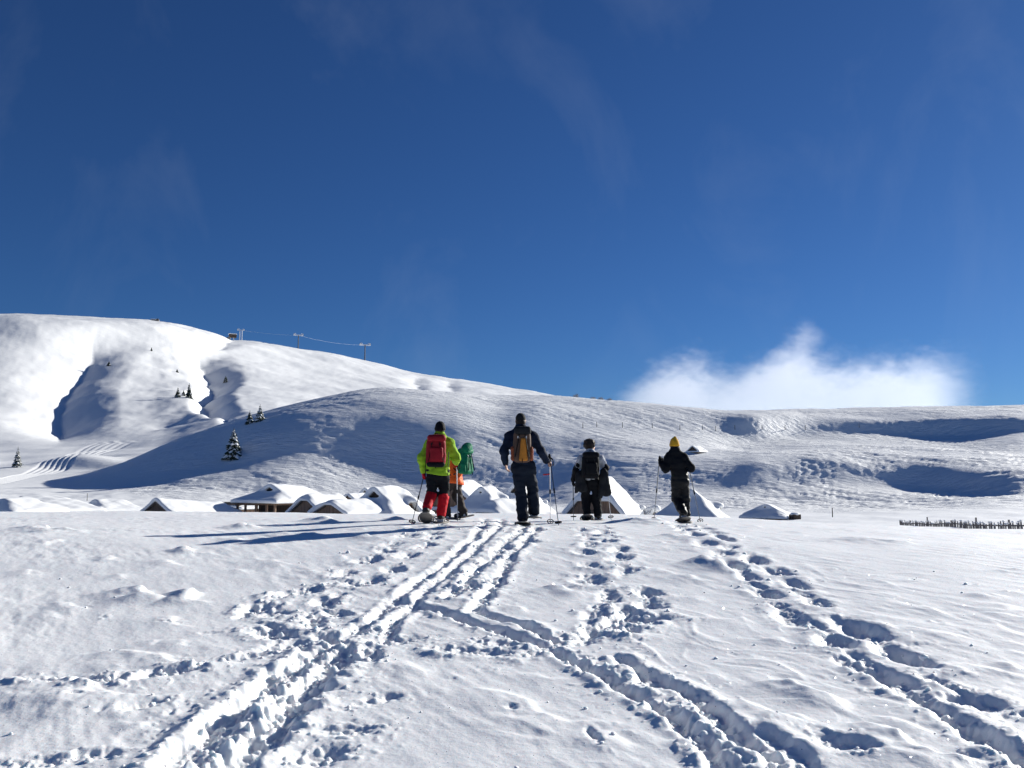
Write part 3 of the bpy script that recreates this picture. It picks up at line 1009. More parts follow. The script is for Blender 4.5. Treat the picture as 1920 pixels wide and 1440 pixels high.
        if gab > .05:      # keep the face of the gablet free
            Zt = P[:, 2] + 0 * P[:, 0]
            sd = np.maximum((Zt - zr) * c + P[:, 0] * s_, (Zt - zr) * c - P[:, 0] * s_)
            d = np.maximum(d, -np.maximum(np.maximum(sd, P[:, 1] - .05), hg + snow * .55 - P[:, 2]))
        lim = ze - .28 - .12 * noise3(P, .9, seed + 8)
        d = smax(d, lim - P[:, 2], .12)
        d = smax(d, np.abs(P[:, 0]) - (hw + ov + snow * .35), .25)
        d = smax(d, (y0 - ov - snow * .3) - P[:, 1], .25)
        d = smax(d, P[:, 1] - (y1 + ov), .25)
        return d
    hv = .17 if max(W, L) < 8 else (.21 if max(W, L) < 12 else .28)
    me = sdf_mesh('snow_cover', fn, (-hw - 1.2, y0 - 1.2, ze - .9), (hw + 1.2, y1 + 1.2, zr + snow + .9), hv, SNOW_ROOF)
    obj('snow_cover', me, root)
    if dormer is not None:
        dy, dz, ds = dormer
        dx = (zr - dz) / slope
        m = MB(); m.box((dx - ds * .2, dy - ds * .05, dz - ds * .5), (ds * 1.6, ds * 1.15, ds * .9)); dm = m.build('dormer', WOOD, root)
        m = MB(); m.box((dx + ds * .61, dy - ds * .05, dz - ds * .45), (.05, ds * .7, ds * .5)); m.build('pane', GLASSD, dm)
    return root


hut('snow-laden hut roof cut off by the left edge of the picture', 8, 930, 100, 8, 7, 22, .5, .5, 0, .6, seed=2)
hut('low snow-covered roof half hidden behind the leftmost huts', 42, 937, 150, 8, 9, 44, .8, .5, .12, .6, seed=3)
hut('wide snowy hut with raised snow cap on its ridge, left of the village', 78, 934, 118, 9, 9, 36, .5, .6, .36, .55, seed=4)
hut('hut buried to a pale snow mound right of the wide left hut', 182, 947, 128, 7.5, 7, 38, .2, .5, .15, .55, seed=5)
hut('tent-shaped snowy hut with dark open gable standing alone left of the shelter', 294, 931, 108, 7.0, 11, 34, .3, .0, .97, .45, drop=.7, seed=6, full=True, wall=WOOD_D)
hut('tiny hut with brown gable wall just left of the open shelter', 441, 944, 135, 4.4, 6, 30, 1.2, .4, .1, .35, zf=2.3, seed=7)
hut('large open-sided wooden shelter on posts under thick roof snow', 509, 904, 118, 7.6, 11, 30, 2.35, .8, .40, .52, drop=.4, open_front=True, posts=True, name='open_shelter', seed=8, lump=.1)
hut('small hut with brown plank front and tiny window beside the shelter', 579, 924, 98, 4.8, 7, 27, .7, .3, .06, .36, zf=2.25, window=True, drop=.15, seed=9)
hut('small low-eaved snowy hut between the windowed hut and the big dormer hut', 626, 933, 94, 5.0, 7, 30, .7, .35, .10, .4, zf=1.75, seed=10)
hut('distant hut with bare brown gable peeking over the small huts', 653, 922, 150, 6, 8, 25, 1.2, .1, .9, .5, seed=11, full=True)
hut('farthest tiny hut with dark gable left of the big dormer hut', 686, 913, 172, 6, 7, 25, 1.2, .2, .8, .5, seed=12)
hut('big rounded snowy hut with a dark dormer in its right slope', 704, 909, 100, 7.6, 8.5, 27, .4, .66, .33, .55, dormer=(3.4, 2.0, 1.05), seed=13, lump=.2)
hut('hut with brown timber gable and broad sunlit roof behind the orange jacket', 846, 897, 122, 9, 8, 28, 1.6, .08, .95, .5, seed=14, full=True)
hut('snowy hut with a hollow dormer and shaded hip between green-pack walker and tall walker', 904, 910, 102, 6.6, 6, 27, .9, .7, .22, .5, zf=1.5, dormer=(2.0, 2.9, .8), seed=15)
hut('low hut in front with long snow roof left of the tall walker', 925, 934, 86, 4.6, 8, 38, .5, .5, .12, .38, zf=1.35, seed=16)
hut('hut with shaded hipped roof partly hidden behind the tall walker', 966, 905, 118, 8, 7, 27, .8, .8, .25, .5, seed=17)
hut('hut with brown wooden front and steep sunlit roof behind the dark-pack walker', 1118, 892, 84, 5.7, 6, 24, .9, .3, .12, .45, zf=2.5, wall=WOOD, seed=18, door=True)
hut('pyramid-roofed snowy hut with side dormer behind the yellow-hat walker', 1295, 914, 80, 6.4, 4.6, 25, .1, .95, .10, .4, dormer=(1.1, 1.5, .75), seed=19)
hut('small snow-covered hut standing alone right of the village', 1436, 956, 112, 5.4, 5.2, 28, .2, .75, .30, .33, seed=20)
hp = far_hit(1301, 851, 200, 400)
hut('lonely little hut high on the hillside above the yellow hat', 0, 0, 0, 4.0, 5.5, 38, .7, .1, .9, .32, at_pt=hp + Vector((0, 1.5, -.1)), H=2.3, seed=21)

# wooden box beside the small right-hand hut
p = at(1491, 983, 110); gz = far_z(p.x, 110)
r = empty('wood_crate', (p.x, 110, gz), .4); tag(r, 'dark wooden box half buried right of the small lone hut', 'box')
m = MB(); m.box((0, 0, .25), (1.1, .9, .7)); m.build('box', WOOD_D, r)
me = sdf_mesh('snow_cap', lambda P: ell(P, (0, 0, .62), (.62, .52, .22)), (-.9, -.9, .3), (.9, .9, 1.0), .08, SNOW_ROOF); obj('snow_cap', me, r)
# stack beside the buried hut
p = at(166, 958, 122); gz = far_z(p.x, 122)
r = empty('wood_stack', (p.x, 122, gz), .2); tag(r, 'dark stacked boards sticking out of snow left of the buried hut', 'wood stack')
for k in range(5):
    m = MB(); m.box((.1 * (k % 2), 0, .5 + .2 * k), (1.2, .5, .14)); m.build('board', WOOD_D, r)

# ------------------------------------------------------------------ trees, bushes, posts, fence, ski lift
NEEDLE = mat('spruce_needles', (.030, .045, .030), .9, .45, 3.0)
BARK = mat('bark', (.09, .065, .05), .95, .3, 6.0, (1, 1, .3), .5, .02)
RIME = mat('rimed_twigs', (.34, .32, .33), .95, .2, 5.0)
TWIG = mat('bare_twigs', (.13, .10, .085), .95, .3, 5.0)


def spruce(label, p, h, w, seed, snowy=.5):
    rg = random.Random(seed)
    root = empty('spruce_tree', p, rg.uniform(0, 6))
    tag(root, label, 'tree', 'spruce trees on the slopes')
    m = MB(); m.tube([(0, 0, -.3), (0, 0, h * .5), (0, 0, h * .97)], [.035 * h * .6, .02 * h * .6, .01], 6); m.build('trunk', BARK, root)
    cr = MB(); sn = MB()
    tiers = int(15 + h * .8)
    for t in range(tiers):
        f = (t + rg.uniform(-.3, .3)) / tiers
        z = h * (.06 + .92 * f)
        rad = w * .5 * (1 - f) ** .85 * rg.uniform(.8, 1.12) + .06 * h * .3
        nb = max(5, int(13 * (1 - f) + 4))
        a0 = rg.uniform(0, 6)
        for b in range(nb):
            a = a0 + 2 * math.pi * (b + rg.uniform(-.35, .35)) / nb
            r = rad * rg.uniform(.62, 1.18)
            if rg.random() < .08: continue
            dr = Vector((math.cos(a), math.sin(a), 0)); sd = Vector((-math.sin(a), math.cos(a), 0))
            z0 = z; droop = r * rg.uniform(.22, .5)
            ww = r * rg.uniform(.24, .40)
            p0 = Vector((0, 0, z0)); p1 = dr * r * .55 + Vector((0, 0, z0 - droop * .35)); p2 = dr * r + Vector((0, 0, z0 - droop))
            vs = [p0 + sd * .02, p1 + sd * ww + Vector((0, 0, -ww * .45)), p2, p1 - sd * ww + Vector((0, 0, -ww * .45)), p1 + Vector((0, 0, ww * .25)), p1 + Vector((0, 0, -ww * .9))]
            cr.add(vs, [(0, 1, 4), (1, 2, 4), (2, 3, 4), (3, 0, 4), (1, 5, 2), (3, 2, 5), (0, 5, 1), (0, 3, 5)])
            # twig fringe
            for q in range(3):
                c = p0.lerp(p2, rg.uniform(.35, 1)) + sd * rg.uniform(-ww, ww)
                e = c + dr * r * rg.uniform(.1, .28) + Vector((0, 0, -r * rg.uniform(.1, .3)))
                cr.add([c + sd * .05 * r, c - sd * .05 * r, e], [(0, 1, 2)])
            if rg.random() < snowy:
                up = Vector((0, 0, ww * .34))
                c1 = dr * r * rg.uniform(.5, .62) + Vector((0, 0, z0 - droop * .36)); u = ww * rg.uniform(.6, 1.0)
                a_, b_, c_, d_ = c1 + sd * u, p2 * .94 + p0 * .06, c1 - sd * u, dr * r * .22 + Vector((0, 0, z0))
                top = c1 + up * 1.9
                vs = [a_ + up * .2, b_ + up * .5, c_ + up * .2, d_ + up * .6, top]
                sn.add(vs, [(0, 1, 4), (1, 2, 4), (2, 3, 4), (3, 0, 4), (0, 3, 2, 1)])
    cr.tube([(0, 0, h * .9), (0, 0, h * 1.03)], [.05 * w * .3, .01], 5)
    cr.build('crown', NEEDLE, root)
    if sn.v: tag(sn.build('snow_on_branches', SNOW_ROOF, root), kind='stuff')
    return root


def px_tree(label, x, yb, yt, seed, wpx, snowy=.5, y0=100):
    p = far_hit(x, yb, y0)
    h = (yb - yt) / FPX * p.y; w = wpx / FPX * p.y
    return spruce(label, p - Vector((0, 0, .1)), h, w, seed, snowy)


px_tree('largest spruce with snow on its branches on the shaded left flank of the hill', 437, 858, 800, 1, 38, .75)
px_tree('snowy spruce at the hill crest, right one of the pair', 487, 789, 757, 2, 22, .8)
px_tree('smaller dark spruce at the hill crest, left one of the pair', 468, 794, 768, 3, 19, .5)
px_tree('slim snow-dusted spruce on the far left bank', 32, 876, 837, 4, 19, .85)
px_tree('taller spruce of the cluster in the middle of the mountain face', 354, 746, 717, 5, 15, .2, 460)
px_tree('lower left spruce of the cluster on the mountain face', 333, 745, 725, 6, 12, .2, 460)
px_tree('tiny spruce squeezed between the two of the mountain cluster', 344, 742, 730, 7, 9, .2, 460)
px_tree('lone small spruce right of the narrow gully', 423, 717, 703, 8, 10, .2, 460)
px_tree('lone tiny spruce right of the wide shaded gully', 204, 686, 676, 9, 9, .2, 460)
px_tree('tiniest tree high on the mountain under the ridge', 284, 658, 650, 10, 5, .2, 460)
px_tree('tiny tree with a long shadow above the spruce cluster', 332, 698, 691, 11, 6, .2, 460)


def bush(label, p, w, h, seed, snow=True, n=70, tm=None):
    rg = random.Random(seed)
    root = empty('bush', p); tag(root, label, 'bush')
    m = MB()
    for k in range(n):
        a = rg.uniform(0, 6.28); r = w * .5 * math.sqrt(rg.random())
        b = Vector((math.cos(a) * r * .5, math.sin(a) * r * .5, -.1)); e = Vector((math.cos(a) * r, math.sin(a) * r, h * rg.uniform(.5, 1) * (1 - .5 * (2 * r / w) ** 2)))
        mid = b.lerp(e, .5) + Vector((rg.uniform(-.1, .1) * w, rg.uniform(-.1, .1) * w, 0))
        m.tube([b, mid, e], [.02 * h + .006, .014 * h + .005, .005 * h + .003], 4, False)
        for q in range(3):
            t = mid.lerp(e, rg.random()); d = Vector((rg.uniform(-1, 1), rg.uniform(-1, 1), rg.uniform(0, 1))) * h * .2
            m.tube([t, t + d], [.012 * h, .004 * h], 3, False)
    m.build('twigs', tm or TWIG, root)
    if snow:
        def fn(P):
            d = np.full(len(P), 9.0)
            r2 = random.Random(seed + 1)
            for k in range(9):
                a = r2.uniform(0, 6.28); r = w * .4 * math.sqrt(r2.random())
                d = smin(d, ell(P, (math.cos(a) * r, math.sin(a) * r, h * r2.uniform(.45, .95)), (w * .17, w * .16, h * .13)), .08 * w)
            return d - .03 * w * noise3(P, 4 / w, seed)
        obj('snow_load', sdf_mesh('snow_load', fn, (-w * .8, -w * .8, 0), (w * .8, w * .8, h * 1.4), w / 24, SNOW_ROOF), root)
    return root


def on_far(x, y, Y):
    p = at(x, y, Y); p.z = far_z(p.x, Y); return p


bush('snow-laden shrub with dark gaps left of the pyramid-roofed hut', on_far(1212, 960, 88), 2.6, 2.1, 3)
bush('small round snow-capped shrub right of the tall walker', on_far(1015, 940, 120), 1.8, 3.0, 4)
bush('low snow-capped shrub between tall walker and dark-pack walker', on_far(1063, 955, 92), 2.4, 1.8, 5)
for k, (x, wpx, hpx, lb) in enumerate(((1080, 14, 9, 'round frosted shrub where the mountain ridge meets the hill'), (1112, 12, 6, 'frosted scrub on the skyline left of the cloud, left clump'),
                                       (1127, 15, 7, 'frosted scrub on the skyline left of the cloud, middle clump'), (1143, 12, 6, 'frosted scrub on the skyline left of the cloud, right clump'))):
    p = ridge_at(x, 180, 450)
    bush(lb, p - Vector((0, 0, .1)), wpx / FPX * p.y, hpx / FPX * p.y * .9, 10 + k, False, 60, RIME)

# marker posts across the hillside
POSTW = mat('grey_post', (.12, .105, .095), .9, .3, 4.0)
def stake(label, p, h, r, name='fence_post', group=None, cat='post'):
    m = MB(); m.tube([(0, 0, -.4), (0, 0, h * .6), (0, 0, h)], [r, r * .95, r * .8], 6)
    o = m.build(name, POSTW, None, False, p)
    tag(o, label, cat, group); return o
names = ['first', 'second', 'third', 'fourth', 'fifth', 'sixth', 'seventh', 'eighth', 'ninth', 'tenth', 'eleventh', 'twelfth']
for k, (x, y) in enumerate(((1093, 803), (1119, 801), (1167, 802), (1223, 803), (1275, 806), (1317, 806), (1342, 808), (1378, 806), (1429, 806), (1472, 806), (1510, 806), (1611, 802))):
    p = far_hit(x, y, 180, 420)
    if p is None: continue
    stake('%s thin fence post from the left in the row across the hillside' % names[k], p, 1.7, .09, 'fence_post', 'thin posts across the hillside')
stake('slim marker pole standing alone on the snow right of the small lone hut', on_far(1561, 968, 130), 1.35, .07, 'marker_pole', None, 'pole')
stake('thin pole on the plateau above the buried hut', on_far(164, 924, 190), 1.6, .06, 'marker_pole', None, 'pole')

# picket fence at the right edge
PICK = mat('weathered_pickets', (.21, .19, .18), .9, .35, 3.0, (6, 6, 1), .4, .02)
A = at(1688, 987, 88); B = at(1985, 1002, 40)
fr = empty('picket_fence', (A.x, A.y, far_z(A.x, A.y))); tag(fr, 'old wooden picket fence half buried in snow at the right edge', 'fence')
org = Vector(fr.location)
npk = 46
def fpos(t):
    # distance along the fence, denser with constant metres
    q = A.lerp(B, t); return Vector((q.x, q.y, far_z(q.x, q.y) if q.y > 30 else near_z(q.x, q.y)))
dirv = (B - A); dirv.z = 0; dirv.normalize(); nrm = Vector((-dirv.y, dirv.x, 0))
mk = MB()
mk.add([(-.085, -.02, -.5), (.085, -.02, -.5), (.085, -.02, .62), (0, -.02, .75), (-.085, -.02, .62), (-.085, .02, -.5), (.085, .02, -.5), (.085, .02, .62), (0, .02, .75), (-.085, .02, .62)],
       [(0, 1, 2, 3, 4), (9, 8, 7, 6, 5), (0, 5, 6, 1), (1, 6, 7, 2), (2, 7, 8, 3), (3, 8, 9, 4), (4, 9, 5, 0)])
pk_me = mk.mesh('picket', PICK)
cap_me = sdf_mesh('snow_cap', lambda P: ell(P, (0, 0, .73), (.11, .07, .05)), (-.2, -.16, .6), (.2, .16, .88), .02, SNOW_ROOF)
length = (B - A).length; npk = int(length / .38)
rg = random.Random(5)
az = math.atan2(dirv.y, dirv.x)
for k in range(npk):
    q = fpos(k / (npk - 1))
    if rg.random() < .05: continue
    o = bpy.data.objects.new('picket', pk_me); o.location = q - org + Vector((0, 0, rg.uniform(-.16, .08) - .30)); o.rotation_euler = (rg.gauss(0, .05), rg.gauss(0, .06), az)
    link(o, fr)
    if k % 2 == 0 or rg.random() < .3:
        c = bpy.data.objects.new('snow_cap', cap_me); link(c, o)
for zz in (-.05, .24):
    m = MB()
    m.tube([fpos(t) - org + Vector((0, 0, zz)) + nrm * .05 for t in np.linspace(0, 1, 24)], .045, 5)
    m.build('rail', PICK, fr)
for t, hh in ((.0, .6), (.12, .6), (.30, 1.05), (.5, .6), (.66, .9), (.82, .7), (.93, .7)):
    m = MB(); q = fpos(t) - org + nrm * .12
    m.tube([q + Vector((0, 0, -.6)), q + Vector((0, 0, hh * .8))], [.06, .05], 6); m.build('post', PICK, fr)

# chairlift on the mountain ridge
def pylon(label, x, ytop, ybot, double=False):
    p = ridge_at(x, 700, 1700)
    h = (ybot - ytop) / FPX * p.y * 1.0
    root = empty('lift_pylon', p - Vector((0, 0, .4)), R(20)); tag(root, label, 'lift pylon', 'chairlift pylons on the ridge')
    r = h * .030
    for sx in ((-.085, .11) if double else (0,)):
        m = MB(); m.tube([(sx * h, 0, -2), (sx * h, 0, h * .9)], [r * 1.25, r], 8); m.build('post', FROST if double else STEEL, root)
    wz = h * .9
    m = MB(); m.box((0, 0, wz), (h * .62, h * .05, h * .06)); arm = m.build('cross_arm', FROST, root)
    for sx in (-1, 1):
        m = MB(); m.box((sx * h * .27, 0, wz + h * .05), (h * .06, h * .36, h * .05))
        for q in range(5): m.tube([(sx * h * .27 - h * .03, h * (-.15 + .075 * q), wz + h * .02), (sx * h * .27 + h * .03, h * (-.15 + .075 * q), wz + h * .02)], h * .035, 8)
        m.build('roller_battery', FROST, arm)
        m = MB(); m.tube([(sx * h * .12, 0, wz), (sx * h * .2, 0, wz + h * .12), (sx * h * .3, 0, wz + h * .1)], r * .5, 5); m.build('work_platform', FROST, arm)
    return root, p + Vector((0, 0, wz - .4)), h
r1, t1, h1 = pylon('frosted double-post lift pylon beside the top station', 451, 619, 641, True)
r2, t2, h2 = pylon('middle lift pylon on the ridge with frosted head', 559, 623, 652)
r3, t3, h3 = pylon('lowest lift pylon on the ridge, rightmost of the three', 684, 648, 681)
for a_, b_, lb in ((t1, t2, 'frosted lift cable between the double-post pylon and the middle pylon'), (t2, t3, 'frosted lift cable sloping down to the rightmost pylon')):
    for s in (1,):
        m = MB(); pts = []
        for t in np.linspace(0, 1, 14):
            q = a_.lerp(b_, t); q.z -= 4 * .02 * (b_ - a_).length * t * (1 - t); pts.append(q - a_)
        m.tube(pts, .09, 5)
        o = m.build('lift_cable', FROST, None, False, a_); tag(o, lb, 'cable')
p = ridge_at(433, 700, 1700)
root = empty('lift_station', p - Vector((0, 0, 1.0)), R(25)); tag(root, 'dark lift top station on legs beside the double-post pylon', 'lift station')
k = p.y / FPX
m = MB(); m.box((3 * k, 0, 9.5 * k), (13 * k, 9 * k, 6 * k)); m.build('cabin', WOOD_D, root)
m = MB(); m.box((3 * k, 0, 13.2 * k), (15 * k, 11 * k, 1.2 * k)); m.build('roof_snow', SNOW_ROOF, root)
for sx in (-1, 5):
    m = MB(); m.box((sx * k, 0, 3.5 * k), (1.6 * k, 2 * k, 8 * k)); m.build('leg', FROST, root)
m = MB(); m.add([(-16 * k, -5 * k, 0), (-3 * k, -5 * k, 0), (-3 * k, -5 * k, 9 * k), (-16 * k, 5 * k, 0), (-3 * k, 5 * k, 0), (-3 * k, 5 * k, 9 * k)], [(0, 1, 2), (5, 4, 3), (0, 3, 4, 1), (1, 4, 5, 2), (2, 5, 3, 0)]); m.build('ramp', STONE, root)
p = ridge_at(291, 700, 1700); k = p.y / FPX
root = empty('summit_hut', p - Vector((0, 0, .5)), R(15)); tag(root, 'tiny dark summit building on the highest part of the ridge', 'building')
m = MB(); m.box((0, 0, 1.2 * k), (14 * k, 8 * k, 3 * k)); m.build('wall', STONE, root)
m = MB(); m.box((-3 * k, 0, 3 * k), (10 * k, 8.6 * k, 1.0 * k)); m.build('roof_snow', SNOW_ROOF, root)
m = MB(); m.box((4 * k, 0, 3.6 * k), (4 * k, 4 * k, 1.8 * k)); m.build('annex', WOOD_D, root)

# ------------------------------------------------------------------ snowshoe walkers
SKIN = mat('skin', (.50, .30, .22), .6, .12, 6.0)
EYE = mat('eye', (.05, .035, .03), .2, .1, 5.0)
def cloth(name, col, var=.18, rough=.75, sheen=0.0): return mat(name, col, rough, var, 8.0, (1, 1, .7), .6, .03, sheen=sheen, spec=.12)
BLACK = cloth('black_cloth', (.007, .008, .011)); DKNAVY = cloth('navy_cloth', (.009, .016, .036)); NAVYP = cloth('dark_trousers', (.008, .013, .024))
LIME = cloth('lime_shell', (.29, .50, .03), .14, .75); ORANGE = cloth('orange_shell', (.85, .13, .025), .1, .6)
RED = cloth('red_gaiter', (.55, .012, .022), .15, .65); PACKRED = cloth('red_pack', (.27, .013, .022), .18, .65); GREENP = cloth('green_pack', (.008, .17, .085), .2, .6)
GREYT = cloth('grey_tshirt', (.42, .44, .48), .08); YELLOW = cloth('yellow_knit', (.62, .33, .02), .15, .9, .2)
BROWNP = cloth('brown_trousers', (.045, .036, .033)); AMBER = cloth('amber_pack', (.46, .18, .03), .18, .7); RUST = cloth('rust_pack', (.24, .07, .035), .2, .7)
CHAR = cloth('charcoal_cloth', (.017, .019, .023)); BOOTM = mat('boot_leather', (.035, .032, .03), .6, .3, 9.0); HAIR = mat('dark_hair', (.03, .02, .016), .7, .3, 30.0, (1, 1, .3), .4, .01)
SHOEG = mat('snowshoe_grey', (.16, .15, .14), .5, .2, 6.0); ALU = mat('pole_alloy', (.13, .14, .16), .35, .15, 4.0, metal=.6); POLERED = mat('pole_red', (.5, .02, .03), .4, .1, 4.0)
ALUL = mat('pole_silver', (.55, .56, .58), .35, .1, 4.0, metal=.5); BUCKLE = mat('buckle', (.6, .6, .6), .4, .1, 5.0)


def V3(*a): return np.array(a, float)


def body_prims(J):
    """tapered limbs from the joint dictionary"""
    p = []
    nk, ch, pv = J['neck'], J['chest'], J['pelvis']
    # torso, wider than deep
    p += [('c', pv, ch, .120, .135, (1, 1.38, 1)), ('c', ch, (nk + ch) / 2 * .6 + nk * .4, .135, .085, (1, 1.3, 1)), ('c', J['sl'] - V3(0, 0, .03), J['sr'] - V3(0, 0, .03), .042, .042, (1, 1, 1))]
    p += [('c', nk - V3(0, 0, .06), J['head'] - V3(0, 0, .03), .062, .058, (1, 1, 1))]
    for s in 'lr':
        p += [('c', J['s' + s] - V3(0, 0, .035), J['e' + s], .050, .042, (1, 1, 1)), ('c', J['e' + s], J['w' + s], .045, .030, (1, 1, 1)),
              ('c', J['h' + s], J['k' + s], .078, .050, (1, 1, 1)), ('c', J['k' + s], J['a' + s], .050, .038, (1, 1, 1)),
              ('c', J['a' + s] - V3(0, .02, .02), J['t' + s], .045, .032, (1, 1, 1))]
    return p


def eval_prims(P, pr, k=.05, grow=0.0):
    d = None
    for q in pr:
        e = cap(P, q[1], q[2], q[3] + grow, q[4] + grow, q[5])
        d = e if d is None else smin(d, e, k)
    return d


def bounds(pts, m):
    pts = np.array(pts); return pts.min(0) - m, pts.max(0) + m


def hand_mesh(w, d, up, curl, mats, name, grow=0.0, side=1):
    """palm and five fingers; w wrist, d direction of the palm, up = back of the hand, curl 0..1"""
    d = d / np.linalg.norm(d); up = up - d * (up @ d); up /= np.linalg.norm(up)
    sd = np.cross(d, up) * side
    pr = [(w - d * .02, w + d * .03, .026, .030)]
    for i, (off, ln) in enumerate(((-.030, .066), (-.010, .076), (.011, .072), (.030, .056))):
        b = w + d * .085 + sd * off
        pr.append((w + d * .02 + sd * off * .6, b, .017, .014))
        a1 = curl * 1.1; a2 = curl * 2.3
        v1 = d * math.cos(a1) - up * math.sin(a1); v2 = d * math.cos(a2) - up * math.sin(a2); a3 = curl * 3.0
        v3 = d * math.cos(a3) - up * math.sin(a3)
        p1 = b + v1 * ln * .5; p2 = p1 + v2 * ln * .36; p3 = p2 + v3 * ln * .26
        pr += [(b, p1, .0105, .0095), (p1, p2, .0095, .0085), (p2, p3, .0085, .007)]
    tb = w + d * .028 - sd * .028; v = (d * .6 - sd * .75 - up * .35 * curl); v /= np.linalg.norm(v)
    t1 = tb + v * .036; v2 = v * .6 + d * .5 - up * .5 * curl; v2 /= np.linalg.norm(v2)
    pr += [(tb, t1, .014, .012), (t1, t1 + v2 * .032, .012, .009)]
    pts = [q for a in pr for q in a[:2]]
    lo, hi = bounds(pts, .04 + grow)

    def fn(P):
        dd = None
        for a, b, r1, r2 in pr:
            e = cap(P, a, b, r1 + grow, r2 + grow); dd = e if dd is None else smin(dd, e, .006)
        return dd
    return sdf_mesh(name, fn, lo, hi, .0065, mats)


def join_meshes(a, b):
    """append mesh b to mesh a (same first material), keep quads"""
    def arr(m):
        v = np.empty(len(m.vertices) * 3, np.float32); m.vertices.foreach_get('co', v)
        f = np.empty(len(m.loops), np.int32); m.loops.foreach_get('vertex_index', f)
        return v.reshape(-1, 3), f.reshape(-1, 4)
    v1, f1 = arr(a); v2, f2 = arr(b)
    return np_mesh(a.name, np.concatenate([v1, v2]), np.concatenate([f1, f2 + len(v1)]), list(a.materials))


def snowshoe(parent, a, t, heel_up=0.0, matf=None):
    """oval frame with deck under a foot: a ankle, t toe, tail lifted by heel_up"""
    f = t - a; f[2] = 0; f = f / (np.linalg.norm(f) + 1e-9)
    sd = V3(f[1], -f[0], 0)
    pit = heel_up
    fw = f * math.cos(pit) - V3(0, 0, 1) * math.sin(pit); up = f * math.sin(pit) + V3(0, 0, 1) * math.cos(pit)
    c = t - f * .06 - V3(0, 0, .045)
    m = MB(); pts = []
    for k in range(25):
        an = 2 * math.pi * k / 24
        u = math.cos(an) * .27 - .08; w = math.sin(an) * (.125 + .012 * math.cos(an))
        pts.append(Vector(c + fw * u + sd * w + up * (.05 * max(0, math.cos(an)) ** 3)))
    m.tube(pts, .013, 6, False)
    o = m.build('snowshoe', matf or SHOEG, parent, True)
    m = MB()
    ring = [Vector(c + fw * (math.cos(2 * math.pi * k / 16) * .24 - .08) + sd * math.sin(2 * math.pi * k / 16) * .108) for k in range(16)]
    m.add(ring + [p + Vector(up) * .008 for p in ring], [tuple(range(16)), tuple(range(31, 15, -1))] + [(k, (k + 1) % 16, 16 + (k + 1) % 16, 16 + k) for k in range(16)])
    m.build('deck', mat('snowshoe_deck', (.13, .125, .12), .6, .2, 8.0), o)
    m = MB(); cc = Vector(c - fw * .02)
    mt = Matrix.Translation(cc) @ Matrix((Vector(sd), Vector(fw), Vector(up))).transposed().to_4x4()
    m.box((0, 0, .035), (.12, .05, .06), mt); m.build('toe_binding', BUCKLE, o)
    m = MB(); m.box((0, -.14, .03), (.11, .04, .05), mt); m.build('heel_binding', BUCKLE, o)


def boot(parent, a, t, mt, kn):
    f = t - a
    sh = (kn - a) / np.linalg.norm(kn - a) * .13
    def fn(P):
        d = cap(P, a + sh, a - V3(0, 0, .02), .060, .062)
        d = smin(d, cap(P, a - V3(0, 0, .045), t, .055, .048), .03)
        d = smin(d, cap(P, a - V3(0, 0, .05) - f * .25, t - V3(0, 0, .02), .045, .04), .02)
        return d - .004 * noise3(P, 22, 3)
    lo, hi = bounds([a + V3(0, 0, .16), a + sh, a - V3(0, 0, .13), t, a - f * .3], .09)
    obj('boot', sdf_mesh('boot', fn, lo, hi, .014, mt), parent)


def limb_cloth(name, parent, segs, mt, grow, fold=.008, ff=11, cut=None, k=.04, seed=0, h=.017):
    pts = [q for s in segs for q in (s[1], s[2])]
    lo, hi = bounds(pts, max(max(s[3], s[4]) for s in segs) + grow + .06)

    def fn(P):
        d = eval_prims(P, segs, k, grow)
        d = d - fold * noise3(P * V3(1, 1, 1.5), ff, seed) - fold * .5 * noise3(P * V3(.7, .7, 2.2), ff * 1.9, seed + 2)
        if cut is not None: d = smax(d, cut(P), .012)
        return d
    return obj(name, sdf_mesh(name, fn, lo, hi, h, mt), parent)


def face(parent, hd, yaw):
    """eyes on the front of the head (walking direction)"""
    f = V3(math.sin(yaw), math.cos(yaw), 0); r = V3(math.cos(yaw), -math.sin(yaw), 0)
    for s in (-1, 1):
        me = sdf_mesh('eye', lambda P: ell(P, hd + f * .083 + r * .032 * s + V3(0, 0, .005), (.013, .013, .011)), hd + f * .083 + r * .032 * s - .03, hd + f * .083 + r * .032 * s + .035, .006, EYE)
        obj('eye', me, parent)


